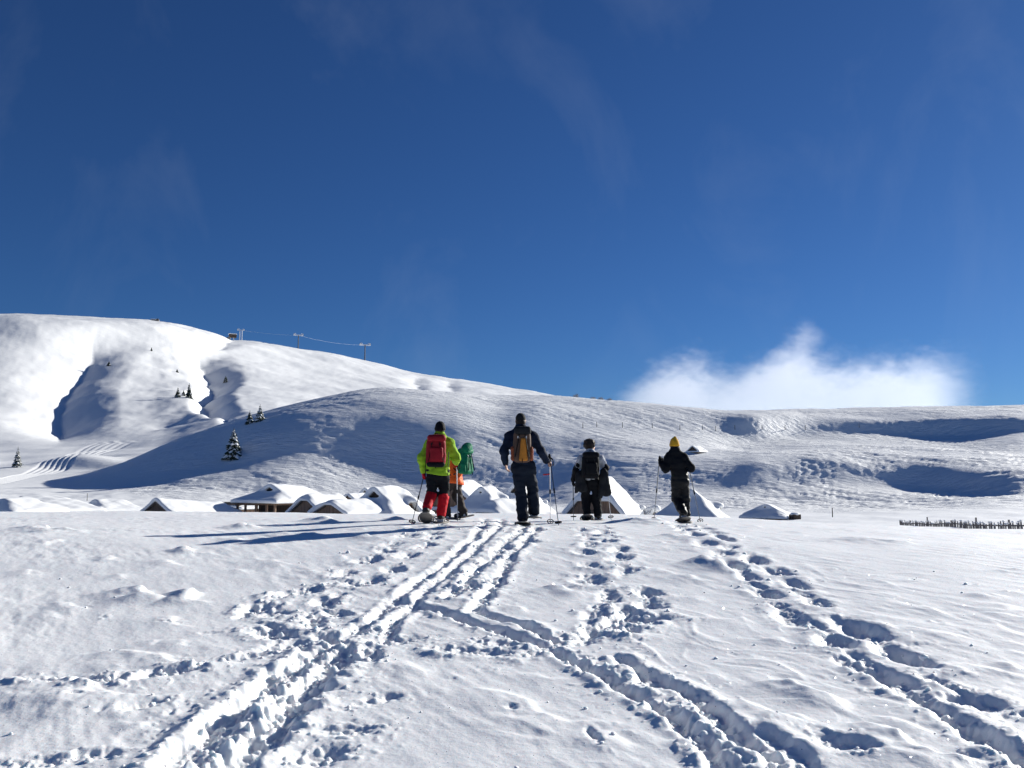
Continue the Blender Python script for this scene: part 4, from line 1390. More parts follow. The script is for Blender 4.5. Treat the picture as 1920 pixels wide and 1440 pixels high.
def person(label, px, py, J, spec, yaw=0.0, Y=None):
    """px,py photo place of the feet; joints in metres, x right, y away from the camera, z up"""
    if Y is None:
        g = ground_px(px, py)
    else:
        a, e = ray(px, py); g = np.array([a * Y, Y])
    gz = near_z(g[0], g[1]) + spec.get('lift', 0)
    root = empty('person', (g[0], g[1], gz), yaw)
    tag(root, label, 'person', 'snowshoe walkers')
    J = {k: V3(*v) for k, v in J.items()}
    pr = body_prims(J)
    hd = J['head']; hy = spec.get('head_yaw', 0.0)
    f = V3(math.sin(hy), math.cos(hy), 0); r_ = V3(math.cos(hy), -math.sin(hy), 0)
    allp = list(J.values()) + [hd + V3(0, 0, .14)]
    lo, hi = bounds(allp, .24)

    def fn(P):
        d = eval_prims(P, pr, .045)
        q = P - hd
        loc = np.stack([q @ r_, q @ f, q[:, 2]], 1)
        h = ell(loc, (0, -.008, .025), (.076, .098, .098))
        h = smin(h, ell(loc, (0, .030, -.055), (.058, .062, .068)), .03)       # jaw
        h = smin(h, cap(loc, V3(0, .086, .012), V3(0, .112, -.030), .010, .015), .012)   # nose
        h = smin(h, cap(loc, V3(-.022, .086, -.062), V3(.022, .086, -.062), .010, .010), .008)   # lips
        for s in (-1, 1): h = smin(h, ell(loc, (s * .080, -.005, -.002), (.012, .022, .033)), .008)   # ears
        for s in (-1, 1): h = smax(h, -ell(loc, (s * .032, .098, .006), (.020, .016, .013)), .01)   # eye sockets
        return smin(d, h, .025)
    body = sdf_mesh('body', fn, lo, hi, .016, SKIN)
    for s in 'lr':
        hn = spec['hand_' + s]
        d = V3(*hn['dir']); up = V3(*hn['up']); sd = 1 if s == 'l' else -1
        hm = hand_mesh(J['w' + s], d, up, hn['curl'], SKIN, 'hand', 0, sd)
        body = join_meshes(body, hm)
        if hn.get('glove'):
            gm = hand_mesh(J['w' + s], d, up, hn['curl'], hn['glove'], 'glove', .0055, sd)
            obj('glove', gm, root)
    obj('body', body, root)
    face(root, hd, hy)
    # legs
    legs = [q for q in pr if any(q[1] is J['h' + s] or q[1] is J['k' + s] for s in 'lr')]
    hemz = {s: J['a' + s][2] for s in 'lr'}
    up_ = .08 if spec.get('hemz', 0) > -.06 else -.02
    tro = [('c', J['pelvis'] + V3(0, 0, up_), J['pelvis'] - V3(0, 0, .04), .142, .150, (1, 1.32, 1))]
    for s in 'lr':
        tro += [('c', J['h' + s], J['k' + s], .108 * spec.get('bulk', 1.0), .078, (1, 1, 1)), ('c', J['k' + s], J['a' + s] + (J['k' + s] - J['a' + s]) * spec.get('hem', .02), spec.get('kneer', .078), spec.get('flare', .072), (1, 1, 1))]
    limb_cloth('trousers', root, tro, spec['trousers'], .010, .020, 9, None, .045, 1)
    # jacket
    bk = spec.get('bulk', 1.0)
    jk = [('c', J['pelvis'] + V3(0, 0, spec.get('hemz', .0)), J['chest'], spec.get('waist', .165), .180 * bk, (1, 1.3, 1)), ('c', J['chest'], J['neck'] - V3(0, 0, .06), .178 * bk, .10, (1, 1.25, 1)), ('c', J['sl'] - V3(0, 0, .015), J['sr'] - V3(0, 0, .015), .060, .060, (1, 1, 1))]
    if spec.get('collar', True): jk.append(('c', J['neck'] - V3(0, 0, .05), J['neck'] + V3(0, .0, .035), .085, .078, (1, 1, 1)))
    for s in 'lr': jk.append(('c', J['neck'] - V3(0, 0, .02), J['s' + s] - V3(0, 0, .03), .080, .064, (1, 1, 1)))
    sleeve = spec.get('sleeve', 1.0)
    for s in 'lr':
        jk += [('c', J['s' + s] - V3(0, 0, .03), J['e' + s], .068, .056, (1, 1, 1))]
        if sleeve > .6: jk += [('c', J['e' + s], J['w' + s] - (J['w' + s] - J['e' + s]) * .06, .060, .046, (1, 1, 1))]
    hz = J['pelvis'][2] + spec.get('hemz', 0)
    def cut(P):
        d = hz - P[:, 2] - .02 * np.sin(P[:, 0] * 9)
        keep = np.minimum(np.linalg.norm(P - J['wl'], axis=1), np.linalg.norm(P - J['wr'], axis=1)) - .22
        arm = np.minimum(cap(P, J['el'], J['wl'], .08, .07), cap(P, J['er'], J['wr'], .08, .07))
        c = np.where(arm < 0.0, -1, d)
        if sleeve <= .6:
            for s in 'lr':
                ax = J['e' + s] - J['s' + s]; L = np.linalg.norm(ax); ax = ax / L
                near = cap(P, J['s' + s], J['e' + s], .12, .12) < 0
                c = np.where(near & (((P - J['s' + s]) @ ax) > L * (sleeve + .35)), 1, c)
        return c
    limb_cloth(spec.get('top_name', 'jacket'), root, jk, spec['jacket'], .012, spec.get('fold', .019), 9, cut, .04, spec.get('seed', 5))
    if 'undersleeve' in spec:
        us = []
        for s in 'lr': us = [('c', J['e' + s] + (J['s' + s] - J['e' + s]) * .45, J['e' + s], .058, .054, (1, 1, 1)), ('c', J['e' + s], J['w' + s], .054, .042, (1, 1, 1))]; limb_cloth('sleeve', root, us, spec['undersleeve'], .01, .008, 12, None, .03, 4)
    for s in 'lr':
        if 'gaiter' in spec:
            g0 = J['k' + s] + (J['a' + s] - J['k' + s]) * .12; g1 = J['k' + s] + (J['a' + s] - J['k' + s]) * spec['gaiter_end'][s]
            limb_cloth('gaiter', root, [('c', g0, g1, .084, .070, (1, 1, 1))], spec['gaiter'], .012, .008, 13, None, .03, 7, .014)
        boot(root, J['a' + s], J['t' + s], spec.get('boots', BOOTM), J['k' + s])
        snowshoe(root, J['a' + s], J['t' + s], spec['heel'][s], spec.get('shoe'))
    # headgear
    hat = spec['hat']
    def hfn(P):
        q = P - hd; loc = np.stack([q @ r_, q @ f, q[:, 2]], 1)
        k = hat['kind']
        if k == 'beanie':
            d = ell(loc, (0, -.008, .035), (.090, .110, .108))
            if hat.get('tip'): d = smin(d, cap(loc, V3(0, -.01, .11), V3(.01, -.03, .165), .05, .018), .05)
            d = smin(d, smax(ell(loc, (0, -.008, .01), (.098, .116, .09)), np.abs(loc[:, 2] - .005) - .028, .01), .01)
            d = d - .003 * noise3(P, 40, 2)
            return smax(d, -(loc[:, 2] + .028 - .02 * loc[:, 1] / .1 * 2), .01)
        if k == 'cap':
            d = ell(loc, (0, -.008, .045), (.086, .106, .092))
            d = smin(d, smax(ell(loc, (0, .09, .035), (.07, .09, .02)), .05 - loc[:, 1], .01), .01)
            return smax(d, .012 - loc[:, 2], .008)
        d = ell(loc, (0, -.012, .045), (.122, .132, .122)) - .018 * noise3(P, 20, 4) - .006 * noise3(P, 45, 7)    # full hair
        d = smax(d, loc[:, 1] - .055 - .25 * np.maximum(loc[:, 2], 0), .02)
        return smax(d, -(loc[:, 2] + .085), .02)
    ho = obj({'hair': 'hair', 'cap': 'hat', 'beanie': 'hat'}[hat['kind']], sdf_mesh('hat', hfn, hd - .2, hd + .24, .011, hat['mat']), root)
    if hat.get('band'):
        me = sdf_mesh('headband', lambda P: np.maximum(ell(np.stack([(P - hd) @ r_, (P - hd) @ f, (P - hd)[:, 2]], 1), (0, -.012, .03), (.112, .126, .15)), np.abs(P[:, 2] - hd[2] - .035) - .022), hd - .2, hd + .2, .011, hat['band'])
        obj('headband', me, root)
    if spec.get('hair_under'):
        me = sdf_mesh('hair', lambda P: smax(ell(np.stack([(P - hd) @ r_, (P - hd) @ f, (P - hd)[:, 2]], 1), (0, -.03, -.02), (.085, .085, .075)), ((P - hd) @ f) - .01, .01), hd - .2, hd + .2, .012, spec['hair_under'])
        obj('hair', me, root)
    if spec.get('hood'):
        nk = J['neck']
        me = sdf_mesh('hood', lambda P: smax(cap(P, nk + V3(-.05, -.06, -.02), nk + V3(.06, -.06, -.01), .075, .07) - .01 * noise3(P, 14, 2), -(ell(P, hd - V3(0, 0, .0), (.085, .1, .13))), .02), nk - .25, nk + .25, .015, spec['jacket'])
        obj('hood', me, root)
    mw = Matrix.Translation(root.location) @ Matrix.Rotation(yaw, 4, 'Z')
    return root, J, mw


def pole(label, top, grip, tip, mt=None, basket=True, strap=True, name='trekking_pole'):
    """world points; grip near the hand"""
    top, tip = Vector(top), Vector(tip)
    root = empty(name, tip); tag(root, label, 'trekking pole', 'trekking poles')
    t = top - tip; L = t.length; d = t.normalized()
    m = MB(); m.tube([(0, 0, 0), d * L * .5], [.006, .008], 6); m.build('lower_shaft', mt or ALU, root)
    m = MB(); m.tube([d * L * .48, d * (L - .11)], [.010, .010], 6); m.build('upper_shaft', mt or ALU, root)
    m = MB(); m.tube([d * L * .47, d * (L * .53)], [.015, .015], 6); m.build('clamp', BLACK, root)
    m = MB(); m.tube([d * (L - .13), d * (L - .06), d * (L - .01), d * (L + .02)], [.016, .020, .022, .014], 8); m.build('grip', BLACK, root)
    if basket:
        m = MB(); a = d.cross(Vector((1, .2, 0))).normalized(); b = d.cross(a)
        pts = [d * .08 + (a * math.cos(k * math.pi / 6) + b * math.sin(k * math.pi / 6)) * .055 for k in range(13)]
        m.tube(pts, .008, 5, False)
        for k in range(4): m.tube([d * .08, pts[k * 3]], .006, 4)
        m.build('basket', BLACK, root)
    if strap:
        m = MB(); g = d * (L - .02)
        m.tube([g, g + Vector((.05, -.04, -.05)), g + Vector((.06, -.05, -.13)), g + Vector((.02, -.03, -.17)), g + Vector((0, 0, -.06))], .008, 4)
        m.build('strap', BLACK, root)
    return root


def gp(px, py):
    """world point of the snow under a photo pixel"""
    g = ground_px(px, py); return Vector((g[0], g[1], near_z(g[0], g[1]) - .03))


def pack_part(root, name, fn, lo, hi, mt, h=.016, parent=None):
    return obj(name, sdf_mesh(name, fn, lo, hi, h, mt), parent or root)


def backpack(label, mw, c, w, d, hgt, mat_main, mat_dark, lid=None, bottom=None, panel=None, pockets=None, lean=0.0, yawl=0.0, straps=True, roll=None, lidc=None):
    """c: centre in the wearer's frame (metres); the pack is a thing of its own"""
    c = V3(*c)
    root = empty('backpack', (0, 0, 0)); root.matrix_world = mw @ Matrix.Translation(Vector(c) - Vector((0, 0, hgt / 2))) @ Matrix.Rotation(yawl, 4, 'Z')
    tag(root, label, 'backpack', 'backpacks of the walkers')
    def wr(P, a=.008): return a * noise3(P, 10, 3) + a * .6 * noise3(P * V3(1, 1, .5), 24, 5)
    z1 = hgt
    def main(P):
        q = P.copy(); t = np.clip(q[:, 2] / z1, 0, 1); sc = 1 - .18 * np.abs(t - .35) ** 1.2
        q[:, 0] = q[:, 0] / sc; q[:, 1] = q[:, 1] - lean * t
        return rbox(q, (0, 0, z1 * .47), (w / 2, d / 2, z1 * .47), .07) - wr(P)
    L, Hh = (-w, -d * 1.3 - .1, -.1), (w, d * 1.3 + .1, z1 + .25)
    pack_part(root, 'pack_body', main, L, Hh, mat_main)
    if lid != 0:
        pack_part(root, 'lid', lambda P: rbox(P, (.01, -.02 + lean, z1 * .94), (w * .46, d * .60, z1 * .125), .055) - wr(P), L, Hh, lidc or mat_main)
    if bottom: pack_part(root, 'base_panel', lambda P: rbox(P, (0, -.004, z1 * .07), (w * .455, d * .545, z1 * .10), .05) - wr(P), L, Hh, bottom)
    if panel:
        def pf(P):
            q = P.copy(); q[:, 0] = (q[:, 0] - .02) / (1.25 - .75 * np.clip(q[:, 2] / z1, 0, 1))
            return rbox(q, (0, -d * .5 + lean * .4, z1 * .38), (w * .20, .03, z1 * .34), .025) - wr(P, .005)
        pack_part(root, 'centre_panel', pf, L, Hh, panel)
    elif not roll:
        pack_part(root, 'front_pocket', lambda P: rbox(P, (.01, -d * .52 + lean * .4, z1 * .40), (w * .33, .04, z1 * .24), .035) - wr(P, .007), L, Hh, mat_main)
    m = MB(); m.tube([(0, -d * .62, z1 * .12), (.005, -d * .66, z1 * .02), (-.005, -d * .6, -z1 * .06)], .012, 5, True, .5); m.build('loose_strap', mat_dark, root)
    m = MB(); m.tube([(-w * .06, d * .3, z1 * 1.04), (-w * .05, d * .3, z1 * 1.12), (w * .05, d * .3, z1 * 1.12), (w * .06, d * .3, z1 * 1.04)], .010, 5); m.build('haul_loop', mat_dark, root)
    if pockets:
        for s in (-1, 1): pack_part(root, 'side_pocket', lambda P: rbox(P, (s * w * .5, 0, z1 * .26), (w * .11, d * .38, z1 * .22), .035) - wr(P), L, Hh, pockets)
    if roll: pack_part(root, 'bedroll', lambda P: cap(P, V3(-w * .15, -.02, z1 * 1.02), V3(w * .1, -.02, z1 * 1.10), .10, .10) - wr(P), L, (w, d * 1.5 + .1, z1 + .45), roll)
    if straps:
        for s in (-1, 1):
            m = MB(); m.tube([(s * w * .28, d * .45, z1 * .92), (s * w * .33, d * .45 + .10, z1 * 1.02), (s * w * .36, d * .45 + .24, z1 * .9), (s * w * .42, d * .45 + .24, z1 * .55), (s * w * .45, d * .45 + .05, z1 * .15)], .022, 6, True, .4)
            m.build('shoulder_strap', mat_dark, root, True)
        for s in (-1, 1):
            m = MB(); m.tube([(s * w * .16, -d * .60 + lean, z1 * .82), (s * w * .26, -d * .60 + lean * .5, z1 * .5), (s * w * .38, -d * .58, z1 * .16)], .016 if panel else .011, 5, True, .5)
            st = m.build('compression_strap', mat_dark, root)
            m = MB(); m.box((s * w * .21, -d * .60 + lean, z1 * .74), (.03, .015, .035)); m.build('buckle', BUCKLE if panel or roll else mat_dark, st)
    return root


# --- 1: lime jacket, red pack
Jg = dict(head=(.075, .06, 1.60), neck=(.07, .02, 1.47), chest=(.065, 0, 1.22), pelvis=(.045, -.02, .90),
          sl=(-.10, 0, 1.38), sr=(.245, 0, 1.38), el=(-.235, -.04, 1.10), wl=(-.20, .06, .86), er=(.365, .02, 1.10), wr=(.345, .22, 1.03),
          hl=(-.045, 0, .88), hr=(.135, 0, .88), kl=(-.055, .05, .50), al=(-.125, -.26, .24), tl=(-.13, -.13, .10), kr=(.15, .10, .50), ar=(.105, .0, .13), tr=(.115, .17, .06))
g1, J1, M1 = person('walker in lime green jacket, black trousers and red gaiters carrying a red pack', 815, 980, Jg, dict(
    jacket=LIME, trousers=BLACK, hemz=-.08, hood=True, gaiter=RED, gaiter_end=dict(l=.86, r=.92), heel=dict(l=.42, r=.0), waist=.19, hem=.5, flare=.05, kneer=.066,
    hand_l=dict(dir=(-.05, .15, -1), up=(-1, 0, 0), curl=.85, glove=RED), hand_r=dict(dir=(0, 1, .0), up=(1, 0, .3), curl=.9, glove=RED),
    hat=dict(kind='beanie', mat=BLACK), hair_under=HAIR, seed=11), Y=15.3)
backpack('red hiking pack with dark base on the lime green jacket', M1, (.035, -.27, 1.21), .34, .20, .50, PACKRED, BLACK, bottom=BLACK, pockets=None, yawl=.05)
hw = M1 @ Vector(J1['wl'] + V3(0, .02, -.06)); tip = gp(771, 983)
pole('trekking pole slanting out from the left red glove of the lime jacket walker', hw + (hw - tip).normalized() * .12, hw, tip)
hw = M1 @ Vector(J1['wr'] + V3(.01, .05, -.03)); tip = at(858, 966, 16.3); tip.z = near_z(tip.x, tip.y)
pole('silver trekking pole in the right hand of the lime jacket walker', hw + (hw - tip).normalized() * .1, hw, tip, ALUL)
m = MB(); m.tube([(-.14, -.16, 1.12), (-.15, -.20, .95), (-.145, -.17, .74)], .018, 5, True, .4); m.build('hanging_strap', BLACK, g1)
m = MB(); m.tube([(.245, -.20, 1.20), (.24, -.22, 1.0), (.235, -.21, .80)], .018, 5, True, .4); m.build('hanging_strap', BLACK, g1)

# --- 2: orange jacket, green pack, walking to the left
Jo = dict(head=(.0, .26, 1.47), neck=(0, .16, 1.38), chest=(0, .07, 1.16), pelvis=(0, -.02, .86),
          sl=(-.18, .12, 1.29), sr=(.18, .12, 1.29), el=(-.27, .10, 1.02), wl=(-.25, .30, .95), er=(.27, .08, 1.02), wr=(.25, .30, .98),
          hl=(-.09, 0, .84), hr=(.09, 0, .84), kl=(-.09, .17, .48), al=(-.09, .10, .12), tl=(-.09, .28, .06), kr=(.09, -.02, .46), ar=(.09, -.17, .14), tr=(.09, .0, .07))
g2, J2, M2 = person('walker in orange jacket half hidden behind the lime green jacket', 851, 964, Jo, dict(
    jacket=ORANGE, trousers=BROWNP, hemz=-.17, heel=dict(l=.0, r=.2), waist=.20,
    hand_l=dict(dir=(0, .6, -.3), up=(-1, 0, 0), curl=.8, glove=BLACK), hand_r=dict(dir=(0, .6, -.3), up=(1, 0, 0), curl=.8, glove=BLACK),
    hat=dict(kind='beanie', mat=GREENP), hair_under=HAIR, seed=12), yaw=R(62), Y=17.6)
backpack('tall green trekking pack with bedroll on the orange jacket', M2, (.0, -.27, 1.12), .29, .22, .48, GREENP, BLACK, roll=GREENP, pockets=GREENP, lean=.04)

# --- 3: tall walker in navy, brown and amber pack
Jn = dict(head=(-.075, .05, 1.73), neck=(-.07, .02, 1.60), chest=(-.06, 0, 1.34), pelvis=(-.035, 0, 1.02),
          sl=(-.265, 0, 1.49), sr=(.135, 0, 1.49), el=(-.355, -.04, 1.23), wl=(-.325, .04, 1.03), er=(.27, .0, 1.22), wr=(.365, .10, 1.06),
          hl=(-.125, 0, .96), hr=(.055, 0, .96), kl=(-.075, .05, .55), al=(-.045, -.02, .15), tl=(-.045, .16, .07), kr=(.125, .14, .60), ar=(.145, .16, .24), tr=(.15, .34, .16))
g3, J3, M3 = person('tall walker in navy shirt and dark trousers holding two poles in one hand', 985, 983, Jn, dict(
    jacket=DKNAVY, trousers=NAVYP, hemz=-.02, heel=dict(l=.15, r=.1), waist=.155, flare=.088, hem=.0, fold=.015, top_name='shirt', shoe=SHOEG,
    hand_l=dict(dir=(.14, .1, -1), up=(-1, .2, 0), curl=.35), hand_r=dict(dir=(.35, .25, -.15), up=(.3, -.6, .6), curl=.85),
    hat=dict(kind='cap', mat=CHAR), hair_under=HAIR, seed=13), Y=14.8)
backpack('brown and amber hiking pack with silver buckles on the navy shirt', M3, (-.055, -.25, 1.31), .30, .20, .55, mat('pack_brown', (.085, .05, .035), .75, .25, 8.0, (1, 1, 1), .3, .01), BLACK, panel=AMBER, pockets=RUST, yawl=0.0, lidc=CHAR)
hw = M3 @ Vector(J3['wr'] + V3(.05, .05, -.01))
for k, (tx, ty, lb, mt_) in enumerate(((1032, 981, 'upright trekking pole in the right hand of the tall navy walker', ALUL), (1048, 985, 'slanting trekking pole in the right hand of the tall navy walker', ALU))):
    tip = gp(tx, ty)
    h2_ = hw + Vector((.01 * k, .012 * k, 0))
    pole(lb, h2_ + (h2_ - tip).normalized() * .12, h2_, tip, mt_, True, True)
m = MB(); q = M3.inverted() @ at(1024, 890, 14.75); m.tube([q - Vector((.05, 0, 0)), q + Vector((.06, 0, .01))], .012, 5); m.build('pole_tie', POLERED, g3)

# --- 4: grey t-shirt, black pack, jacket hanging
Jd = dict(head=(.0, .05, 1.50), neck=(.005, .01, 1.38), chest=(.0, 0, 1.15), pelvis=(.0, -.01, .84),
          sl=(-.185, 0, 1.27), sr=(.195, 0, 1.27), el=(-.30, -.02, 1.02), wl=(-.345, .12, .82), er=(.315, .0, 1.06), wr=(.325, .22, 1.02),
          hl=(-.085, 0, .82), hr=(.095, 0, .82), kl=(-.095, .10, .46), al=(-.085, -.02, .15), tl=(-.085, .15, .08), kr=(.12, .06, .46), ar=(.145, .0, .12), tr=(.15, .18, .06))
g4, J4, M4 = person('walker in grey t-shirt with dark hair carrying a black pack', 1108, 974, Jd, dict(
    jacket=GREYT, trousers=BLACK, hemz=-.04, heel=dict(l=.3, r=.05), waist=.15, bulk=.92, sleeve=.5, undersleeve=BLACK, top_name='shirt', collar=False,
    hand_l=dict(dir=(-.05, .3, -.9), up=(-1, 0, 0), curl=.8, glove=BLACK), hand_r=dict(dir=(.05, 1, -.1), up=(1, 0, .3), curl=.85, glove=BLACK),
    hat=dict(kind='hair', mat=HAIR), head_yaw=1.05, seed=14), Y=18.1)
backpack('black daypack worn over the grey t-shirt', M4, (-.02, -.22, 1.10), .36, .22, .50, BLACK, CHAR, yawl=0.0)
for nm, lb, cx, cz, hh, ww in (('hanging_jacket', 'dark jacket hanging from the right side of the black daypack', .26, .78, .62, .11), ('hanging_jacket', 'dark jacket sleeve bundle hanging from the left side of the black daypack', -.22, .80, .46, .11)):
    def fn(P):
        d = cap(P, V3(0, 0, hh * .35), V3(.02, -.01, -hh * .28), ww * .6, ww * 1.0, (1, 1.35, 1))
        d = smin(d, cap(P, V3(-.03, 0, hh * .3), V3(-.07, .02, -hh * .46), ww * .45, ww * .38), .05)
        d = smin(d, cap(P, V3(.03, -.02, hh * .25), V3(.09, -.02, -hh * .38), ww * .4, ww * .42), .04)
        return d - .024 * noise3(P * V3(1.6, 1.6, .6), 11, 3) - .01 * noise3(P * V3(1, 1, .5), 26, 6)
    o = obj(nm, sdf_mesh(nm, fn, (-.3, -.3, -hh), (.3, .3, hh), .016, CHAR))
    o.matrix_world = M4 @ Matrix.Translation((cx, -.12, cz)); tag(o, lb, 'jacket')
hw = M4 @ Vector(J4['wl'] + V3(0, .03, -.05)); tip = at(1075.5, 973, 18.3); tip.z = near_z(tip.x, tip.y)
pole('trekking pole under the lowered left glove of the grey t-shirt walker', hw + (hw - tip).normalized() * .1, hw, tip)
hw = M4 @ Vector(J4['wr'] + V3(.01, .06, -.03)); tip = at(1146, 969, 18.8); tip.z = near_z(tip.x, tip.y)
pole('pale trekking pole in the right hand of the grey t-shirt walker', hw + (hw - tip).normalized() * .1, hw, tip, ALUL)

# --- 5: black outfit, yellow beanie
Jy = dict(head=(-.07, .05, 1.49), neck=(-.065, .02, 1.38), chest=(-.04, 0, 1.14), pelvis=(.02, -.01, .85),
          sl=(-.20, 0, 1.28), sr=(.10, 0, 1.28), el=(-.275, -.10, 1.03), wl=(-.335, .06, 1.15), er=(.225, -.08, 1.05), wr=(.205, .14, 1.13),
          hl=(-.065, 0, .83), hr=(.095, 0, .83), kl=(-.04, .10, .46), al=(.03, -.16, .22), tl=(.02, -.03, .10), kr=(.125, .08, .46), ar=(.12, .05, .13), tr=(.12, .24, .07))
g5, J5, M5 = person('walker all in black with a yellow knitted hat', 1275, 979, Jy, dict(
    jacket=BLACK, trousers=cloth('black_shell_trousers', (.010, .011, .013), .2, .45), hemz=.02, heel=dict(l=.25, r=.0), waist=.135, bulk=.84, flare=.078, fold=.015,
    hand_l=dict(dir=(-.15, .35, .7), up=(-.8, -.5, 0), curl=.85, glove=BLACK), hand_r=dict(dir=(0, .8, .4), up=(1, 0, .2), curl=.85, glove=BLACK),
    hat=dict(kind='beanie', mat=YELLOW, tip=True), hair_under=HAIR, seed=15), Y=17.2)
hw = M5 @ Vector(J5['wl'] + V3(-.02, .05, .05)); tip = gp(1226, 976)
pole('trekking pole held out left by the yellow-hat walker', hw + (hw - tip).normalized() * .1, hw, tip)
hw = M5 @ Vector(J5['wr'] + V3(.01, .05, .02)); tip = gp(1314, 979)
pole('trekking pole slanting right from the hand of the yellow-hat walker', hw + (hw - tip).normalized() * .1, hw, tip)

# ------------------------------------------------------------------ loose snow clods thrown up along the tracks
def ico(sub):
    bm = bmesh.new(); bmesh.ops.create_icosphere(bm, subdivisions=sub, radius=1.0)
    v = np.array([p.co[:] for p in bm.verts]); f = np.array([[q.index for q in t.verts] for t in bm.faces]); bm.free()
    return v, f


def scatter_clods():
    v0, f0 = ico(2)
    shapes = []
    for k in range(8):
        n = noise3(v0 + k * 11.3, 1.3, k) * .5 + noise3(v0 + k * 5.1, 3.0, k + 4) * .22
        shapes.append(v0 * (1 + n)[:, None] * np.array([1, rng.uniform(.75, 1.1), rng.uniform(.55, .8)]))
    V = []; F = []; nv = 0
    todo = []
    for A, B, w, rough in CLOD_SRC:
        L = np.linalg.norm(B - A)
        n = rng.poisson(L * 8 * (.25 + rough))
        for _ in range(n):
            t = rng.random(); p = A + (B - A) * t
            d = (B - A) / (L + 1e-9); nn = np.array([-d[1], d[0]])
            off = rng.normal(0, w * 1.7)
            q = p + nn * off
            r = .005 + .016 * rng.random() ** 3
            if abs(off) < w: r *= 1.5
            todo.append((q, r))
    for _ in range(160):      # strays
        q = ground_px(rng.uniform(0, 1920), rng.uniform(1000, 1440)); todo.append((q, .003 + .010 * rng.random() ** 3))
    for q, r in todo:
        if not (2.8 < q[1] < 17) or abs(q[0] / q[1]) > .64: continue
        if q[1] > 9 and r < .009: continue
        s = shapes[rng.integers(8)]; an = rng.uniform(0, 6.28); c, sn = math.cos(an), math.sin(an)
        P = s * r
        P = np.stack([P[:, 0] * c - P[:, 1] * sn, P[:, 0] * sn + P[:, 1] * c, P[:, 2]], 1)
        P += np.array([q[0], q[1], near_z(q[0], q[1]) + r * .25])
        V.append(P); F.append(f0 + nv); nv += len(P)
    me = np_mesh('snow_clods', np.concatenate(V), np.concatenate(F), SNOW_NEAR)
    o = obj('snow_clods', me); tag(o, 'small loose snow clods scattered along the trodden tracks', 'snow clods', None, 'stuff')
    print('clods', len(V))


scatter_clods()

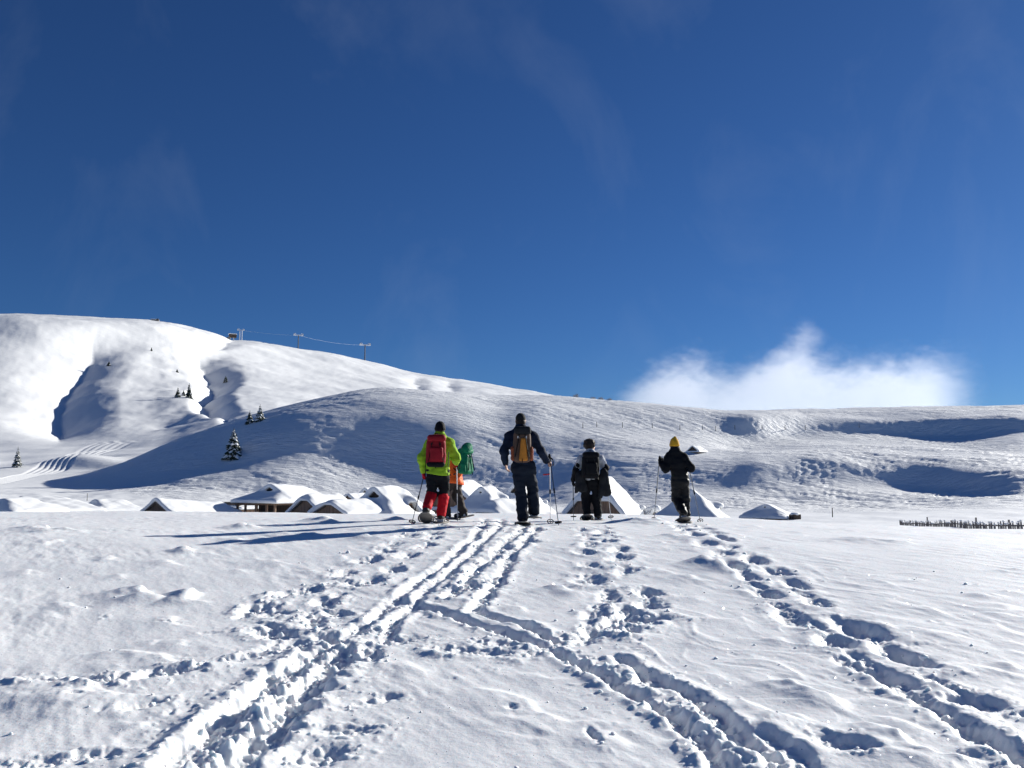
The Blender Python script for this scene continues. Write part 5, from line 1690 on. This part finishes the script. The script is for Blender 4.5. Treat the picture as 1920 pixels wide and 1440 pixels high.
# ------------------------------------------------------------------ cloud rising behind the right-hand ridge
def make_cloud():
    Yc = 1700.0
    x0, x1, yb, yt = 1120, 1900, 800, 570
    pa, pb = at(x0, yb, Yc), at(x1, yt, Yc)
    W_, H_, D_ = pb.x - pa.x, at(960, yt, Yc).z - at(960, yb, Yc).z, 220.0
    m = MB(); m.box((.5, .5, .5), (1, 1, 1))
    mt = bpy.data.materials.new('cloud_vapour'); mt.use_nodes = True
    nt = mt.node_tree; nt.nodes.clear()
    out = N(nt, 'ShaderNodeOutputMaterial'); pv = N(nt, 'ShaderNodeVolumePrincipled')
    nt.links.new(pv.outputs[0], out.inputs['Volume'])
    pv.inputs['Color'].default_value = (.995, .997, 1.0, 1); pv.inputs['Anisotropy'].default_value = .35
    tc_ = N(nt, 'ShaderNodeTexCoord'); sp = N(nt, 'ShaderNodeSeparateXYZ')
    # domain is a unit box scaled to size: object coordinates run 0..1
    nt.links.new(tc_.outputs['Object'], sp.inputs[0])

    def mth(op, a, b=None, clamp=False):
        n = N(nt, 'ShaderNodeMath', operation=op); n.use_clamp = clamp
        for i, v in enumerate((a, b)):
            if v is None: continue
            if isinstance(v, (int, float)): n.inputs[i].default_value = v
            else: nt.links.new(v, n.inputs[i])
        return n.outputs[0]

    def noise(scale, rot, det, rough, dist=0.0):
        mp_ = N(nt, 'ShaderNodeMapping'); mp_.inputs['Scale'].default_value = scale; mp_.inputs['Rotation'].default_value = rot
        nt.links.new(tc_.outputs['Object'], mp_.inputs[0])
        n = N(nt, 'ShaderNodeTexNoise'); n.inputs['Scale'].default_value = 1.0; n.inputs['Detail'].default_value = det
        n.inputs['Roughness'].default_value = rough; n.inputs['Distortion'].default_value = dist
        nt.links.new(mp_.outputs[0], n.inputs['Vector']); return n.outputs['Fac']
    cv = N(nt, 'ShaderNodeFloatCurve')
    prof = [(1120, 790), (1165, 755), (1210, 692), (1260, 656), (1330, 650), (1390, 672), (1430, 660), (1470, 634), (1510, 598), (1528, 606), (1560, 652), (1630, 658), (1700, 648), (1770, 642), (1810, 652), (1845, 690), (1878, 755), (1900, 800)]
    c = cv.mapping.curves[0]
    pts = [((x - x0) / (x1 - x0), (yb - y) / (yb - yt)) for x, y in prof]
    c.points[0].location = pts[0]; c.points[1].location = pts[-1]
    for p in pts[1:-1]: c.points.new(*p)
    cv.mapping.update()
    # skew towards the right with height like wind-torn wisps
    xs = mth('SUBTRACT', mth('SUBTRACT', sp.outputs[0], mth('MULTIPLY', mth('SUBTRACT', sp.outputs[2], .45), .09)), mth('MULTIPLY', mth('SUBTRACT', noise((5, 2, 4), (0, 0, 0), 4, .55), .5), .10))
    nt.links.new(xs, cv.inputs['Value'])
    n1 = noise((9, 3.0, 4.5), (0, R(-28), 0), 6, .62, .6)
    n2 = noise((26, 8, 13), (0, R(-28), 0), 5, .65, .4)
    top = mth('ADD', cv.outputs[0], mth('ADD', mth('MULTIPLY', mth('SUBTRACT', n1, .5), .7), mth('MULTIPLY', mth('SUBTRACT', n2, .5), .62)))
    d = mth('DIVIDE', mth('SUBTRACT', top, sp.outputs[2]), .38, True)
    d = mth('MINIMUM', mth('POWER', d, 1.3), .62)
    # thin towards the near and far faces
    yy = mth('SUBTRACT', 1.0, mth('POWER', mth('ABSOLUTE', mth('MULTIPLY', mth('SUBTRACT', sp.outputs[1], .5), 2.0)), 2.0), True)
    ex = mth('MULTIPLY', mth('MULTIPLY', sp.outputs[0], 6.0, True), mth('MULTIPLY', mth('SUBTRACT', 1.0, sp.outputs[0]), 6.0, True))
    d = mth('MULTIPLY', mth('MULTIPLY', d, yy), ex)
    nt.links.new(mth('MULTIPLY', d, .0062), pv.inputs['Density'])
    o = m.build('cloud', mt); o.location = (pa.x, Yc, at(960, yb, Yc).z); o.scale = (W_, D_, H_)
    tag(o, 'white wind-torn cloud rising behind the right-hand ridge', 'cloud')
    mt.cycles.volume_step_rate = .25
    return o


make_cloud()
